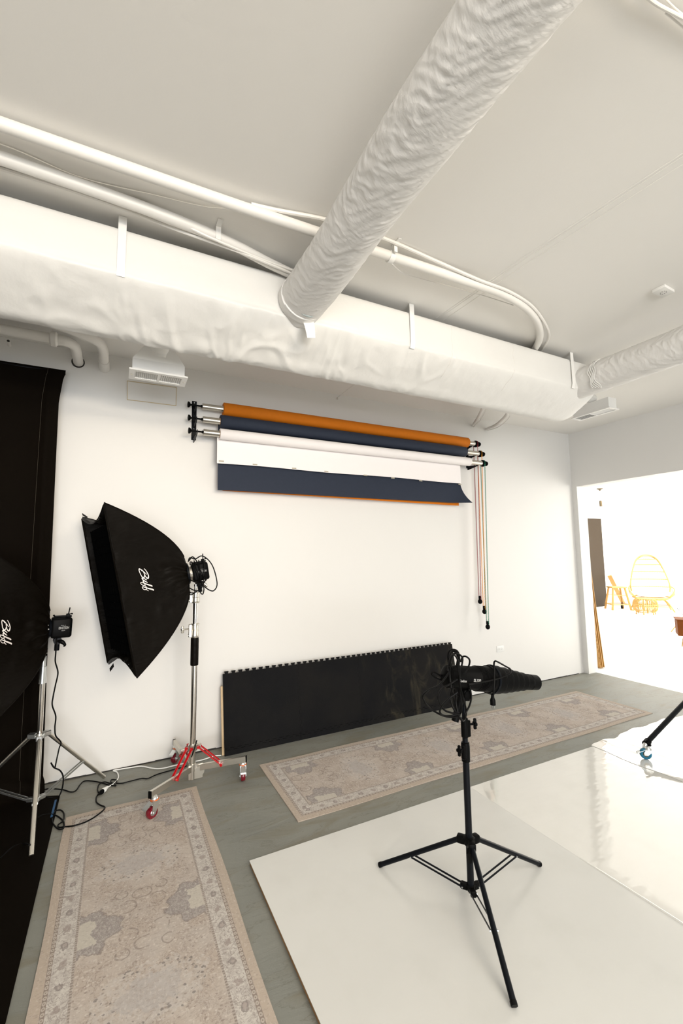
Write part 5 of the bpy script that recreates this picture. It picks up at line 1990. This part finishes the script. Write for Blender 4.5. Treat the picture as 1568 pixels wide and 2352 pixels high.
# planks leaning beside the jamb
pl_x = [(6.066, 5.862), (6.046, 5.848), (6.026, 5.834), (6.006, 5.820), (5.986, 5.806)]
wd_ = ['outermost', 'second from the outside', 'middle', 'second from the wall', 'innermost']
base = None
for i, (xb_, xt_) in enumerate(pl_x):
    bm = B()
    hgt = [2.05, 2.0, 2.1, 1.95, 1.9][i]
    y_ = 3.965 + 0.008 * (i % 2)
    a_ = Vector((xb_, y_, 0.008))
    b_ = Vector((xt_, y_ + 0.02, hgt))
    Mb = Matrix.Translation((a_ + b_) / 2) @ align(b_ - a_, (0, 1, 0))
    ln_ = (b_ - a_).length
    box(bm, (0, 0, 0), (0.085, 0.0125, ln_) if False else (0.0125, 0.085, ln_), Mb, 0.002)
    o = obj('wooden_plank', bm, WOODF)
    tag(o, '%s of the honey-coloured planks leaning on the wall just inside the opening' % wd_[i], 'plank', 'wooden planks leaning inside the opening')
t = thing('slatted_board', 'short slotted wooden board leaning beneath the planks by the opening edge', 'board', (5.93, 3.93, 0))
bm = B()
a_, b_ = Vector((5.945, 3.925, 0.05)), Vector((5.815, 3.93, 1.1))
Mb = Matrix.Translation((a_ + b_) / 2) @ align(b_ - a_, (0, 1, 0))
ln_ = (b_ - a_).length
box(bm, (-0.012, 0, 0), (0.01, 0.05, ln_), Mb, 0.002)
box(bm, (0.012, 0, 0), (0.01, 0.05, ln_), Mb, 0.002)
for k in range(22):
    box(bm, (0, 0, -ln_ / 2 + 0.03 + k * ln_ / 22), (0.03, 0.04, 0.014), Mb, 0.001)
obj('slats', bm, WOODF, t, world=True)

# stool with a leaning board
t = thing('wooden_stool', 'honey-coloured wooden stool standing before the dark board in the bright room', 'stool', (12.50, 7.58, 0), rotz=-0.6)
bm = B()
box(bm, (0, 0, 0.615), (0.40, 0.36, 0.035), None, 0.012, 2)
obj('seat', bm, WOODF, t)
for sx in (-1, 1):
    for sy in (-1, 1):
        bm = B()
        bar(bm, (sx * 0.15, sy * 0.13, 0.60), (sx * 0.24, sy * 0.22, 0.0), 0.045, 0.045, 0.006)
        obj('leg', bm, WOODF, t)
for sy in (-1, 1):
    bm = B()
    bar(bm, (-0.215, sy * 0.20, 0.15), (0.215, sy * 0.20, 0.15), 0.07, 0.02, 0.003)
    obj('stretcher', bm, WOODF, t)
    bm = B()
    bar(bm, (-0.185, sy * 0.16, 0.40), (0.185, sy * 0.16, 0.40), 0.022, 0.018, 0.003)
    obj('upper_rail', bm, WOODF, t)
for sx in (-1, 1):
    bm = B()
    bar(bm, (sx * 0.22, -0.20, 0.15), (sx * 0.22, 0.20, 0.15), 0.07, 0.02, 0.003)
    obj('stretcher', bm, WOODF, t)
a_, b_ = on(1432, 1386), None
top_ = at(1399, 1322, 8.12)
bot_ = on(1431, 1386, 0.03)
bm = B()
bar(bm, top_, bot_, 0.11, 0.03, 0.004, up=(1, 0.5, 0))
o = obj('leaning_board', bm, WOODF)
tag(o, 'honey-coloured board leaning diagonally behind the wooden stool', 'board')
t = thing('furniture_caster', 'small dark caster wheel on the floor behind the wooden stool', 'caster', (12.75, 7.62, 0))
bm = B()
lathe(bm, [(0.0, -0.02), (0.05, -0.02), (0.055, 0), (0.05, 0.02), (0, 0.02)], Matrix.Translation((12.75, 7.62, 0.055)) @ Matrix.Rotation(PI / 2, 4, 'X') @ Matrix.Rotation(0.4, 4, 'Y'), 20)
obj('wheel', bm, BLKPL, t, world=True)
bm = B()
bar(bm, (12.75, 7.62, 0.06), (12.76, 7.62, 0.17), 0.03, 0.05, 0.004)
obj('fork', bm, BRONZE, t, world=True)

# peacock chair: local -y faces the camera
PC = Vector((13.02, 6.975, 0))
prot = math.atan2(-PC.y, -PC.x) + PI / 2 + 0.1
t = thing('rattan_peacock_chair', 'tall honey-coloured rattan peacock chair with a rounded openwork back', 'chair', PC, rotz=prot)
outline = [(-0.43, 0.50), (-0.445, 0.68), (-0.40, 0.92), (-0.335, 1.16), (-0.255, 1.36), (-0.14, 1.47), (0.0, 1.50), (0.14, 1.47), (0.255, 1.36), (0.335, 1.16), (0.40, 0.92), (0.445, 0.68), (0.43, 0.50)]


def backp(x, z):
    return Vector((x, 0.18 + 0.22 * (z - 0.35) - 0.20 * (abs(x) / 0.47) ** 2, z))


bm = B()
tube(bm, spline([backp(x, z) for x, z in outline], 8), 0.018, 10)
obj('back_hoop', bm, RATTAN, t)
bm = B()
tube(bm, spline([backp(x * 1.0, z - 0.035) + Vector((0, 0.02, 0)) for x, z in outline[3:10]], 8), 0.012, 8)
obj('inner_hoop', bm, RATTAN, t)


def halfw(z):
    for (x0, z0), (x1, z1) in zip(outline[6:], outline[7:]):
        if z1 <= z <= z0:
            return x0 + (x1 - x0) * (z0 - z) / (z0 - z1)
    return 0.46


for zz in (0.63, 0.83, 1.03, 1.23, 1.38):
    hw = halfw(zz)
    bm = B()
    tube(bm, [backp(-hw + 2 * hw * k / 20, zz + 0.0) for k in range(21)], 0.0125, 8)
    obj('back_rail', bm, RATTAN, t)
bm = B()
for k in range(-9, 10):
    f_ = k / 10
    pts_ = []
    for j in range(17):
        v = j / 16
        zz = 0.40 + v * 1.08
        hw = halfw(min(1.495, max(0.5, zz)))
        x = f_ * min(0.42, hw) if zz > 0.6 else f_ * (0.30 + (zz - 0.4) * 0.6)
        if zz > 1.46 - 0.5 * f_ * f_ * 0.9:
            break
        pts_.append(backp(x, zz))
    if len(pts_) > 2:
        tube(bm, pts_, 0.0045, 5)
obj('back_strands', bm, RATTAN, t)
bm = B()
tube(bm, spline([(-0.42, -0.12, 0.36), (-0.25, -0.34, 0.35), (0, -0.42, 0.35), (0.25, -0.34, 0.35), (0.42, -0.12, 0.36), (0.34, 0.18, 0.37), (0, 0.26, 0.38), (-0.34, 0.18, 0.37)], 6, closed=True), 0.020, 10, closed=True)
obj('seat_frame', bm, RATTAN, t)
bm = B()
tube(bm, spline([(-0.36, -0.12, 0.32), (-0.2, -0.30, 0.31), (0, -0.36, 0.31), (0.2, -0.30, 0.31), (0.36, -0.12, 0.32), (0.30, 0.16, 0.33), (0, 0.22, 0.33), (-0.30, 0.16, 0.33)], 6, closed=True), 0.016, 8, closed=True)
obj('lower_frame', bm, RATTAN, t)
bm = B()
lathe(bm, [(0, 0.385), (0.30, 0.385), (0.36, 0.41), (0.36, 0.44), (0.30, 0.47), (0, 0.475)], Matrix.Translation((0, -0.06, 0)), 28)
obj('seat_cushion', bm, WHTFAB, t)
for s_ in (-1, 1):
    bm = B()
    tube(bm, spline([(s_ * 0.44, 0.14, 0.66), (s_ * 0.51, -0.06, 0.60), (s_ * 0.49, -0.22, 0.52), (s_ * 0.42, -0.28, 0.42), (s_ * 0.36, -0.22, 0.35)], 6), 0.016, 8)
    for k in range(7):
        v = k / 6
        tube(bm, spline([(s_ * (0.45 + 0.02 * v), 0.12 - 0.36 * v, 0.64 - 0.14 * v), (s_ * 0.50, 0.06 - 0.30 * v, 0.50 - 0.05 * v), (s_ * 0.40, 0.02 - 0.22 * v, 0.37)], 4), 0.005, 5)
    obj('armrest', bm, RATTAN, t)
for sx in (-1, 1):
    for sy in (-1, 1):
        bm = B()
        tube(bm, spline([(sx * 0.12, sy * 0.10, 0.31), (sx * 0.26, sy * 0.18, 0.30), (sx * 0.36, sy * 0.24, 0.20), (sx * 0.46, sy * 0.30, 0.0)], 6), 0.019, 9)
        obj('leg', bm, RATTAN, t)
bm = B()
for sy in (-1, 1):
    tube(bm, [(-0.40, sy * 0.265, 0.13), (0.40, sy * 0.265, 0.13)], 0.012, 8)
for sx in (-1, 1):
    tube(bm, [(sx * 0.40, -0.265, 0.13), (sx * 0.40, 0.265, 0.13)], 0.012, 8)
obj('stretcher_frame', bm, RATTAN, t)

# rattan pouf
t = thing('rattan_pouf', 'round barrel-shaped rattan pouf in front of the peacock chair', 'footstool', (12.10, 6.64, 0), rotz=0.3)
bm = B()
for k in range(40):
    a_ = 2 * PI * k / 40
    tube(bm, spline([(rr_ * math.cos(a_), rr_ * math.sin(a_), z_) for rr_, z_ in ((0.05, 0.405), (0.17, 0.40), (0.235, 0.36), (0.275, 0.23), (0.245, 0.11), (0.19, 0.06))], 4), 0.007, 5)
obj('cane_shell', bm, RATTAN, t)
bm = B()
for rr_, z_ in ((0.27, 0.255), (0.268, 0.20), (0.19, 0.06), (0.20, 0.395)):
    bm = B()
    tube(bm, [(rr_ * math.cos(2 * PI * k / 40), rr_ * math.sin(2 * PI * k / 40), z_) for k in range(40)], 0.009, 6, closed=True)
    obj('hoop', bm, RATTAN, t)
bm = B()
lathe(bm, [(0, 0.415), (0.15, 0.413), (0.17, 0.405), (0, 0.40)], None, 28)
obj('woven_top', bm, RATTAN, t)
for k in range(6):
    a_ = 2 * PI * k / 6
    bm = B()
    cyl(bm, (0.20 * math.cos(a_), 0.20 * math.sin(a_), 0.40), (0.215 * math.cos(a_), 0.215 * math.sin(a_), 0.0), 0.013, seg=8)
    obj('leg', bm, RATTAN, t)

# low walnut console at the right edge
t = thing('walnut_console', 'low walnut box console on thin legs at the right edge of the bright room', 'console', (8.37, 4.085, 0), rotz=-1.02)
bm = B()
box(bm, (0.36, 0.0, 0.345), (0.80, 0.36, 0.25), None, 0.004)
obj('body', bm, WALNUT, t)
bm = B()
box(bm, (0.36, 0.0, 0.478), (0.83, 0.38, 0.014), None, 0.003)
obj('top', bm, WALNUT, t)
for sx in (0.03, 0.69):
    for sy in (-0.14, 0.14):
        bm = B()
        cyl(bm, (sx + 0.04, sy, 0.22), (sx, sy * 1.1, 0.0), 0.012, 0.008, seg=10)
        obj('leg', bm, WOODF, t)
pc = wmat(t) @ Vector((0.10, 0.0, 0.487))
o_ = thing('wire_ornament', 'small black wire triangle ornament on the walnut console', 'ornament', pc)
bm = B()
tri = [pc + Vector(v) for v in ((0, 0, 0.004), (-0.06, 0.09, 0.16), (0.08, -0.10, 0.09))]
for p, q in ((0, 1), (1, 2), (2, 0)):
    tube(bm, [tri[p], tri[q]], 0.004, 6)
tube(bm, [tri[0], pc + Vector((0.03, -0.06, 0.004)), pc + Vector((0.05, 0.02, 0.004)), tri[0]], 0.003, 5)
obj('wire_frame', bm, BLKMET, o_, world=True)
bm = B()
r0 = on(1541, 1452)
tube(bm, [r0 + Vector((0, 0, 0.008)), r0 + Vector((-0.10, -0.55, 0.70))], 0.010, 7)
o = obj('wooden_rod', bm, RATTAN)
tag(o, 'thin pale wooden rod leaning behind the walnut console', 'rod')
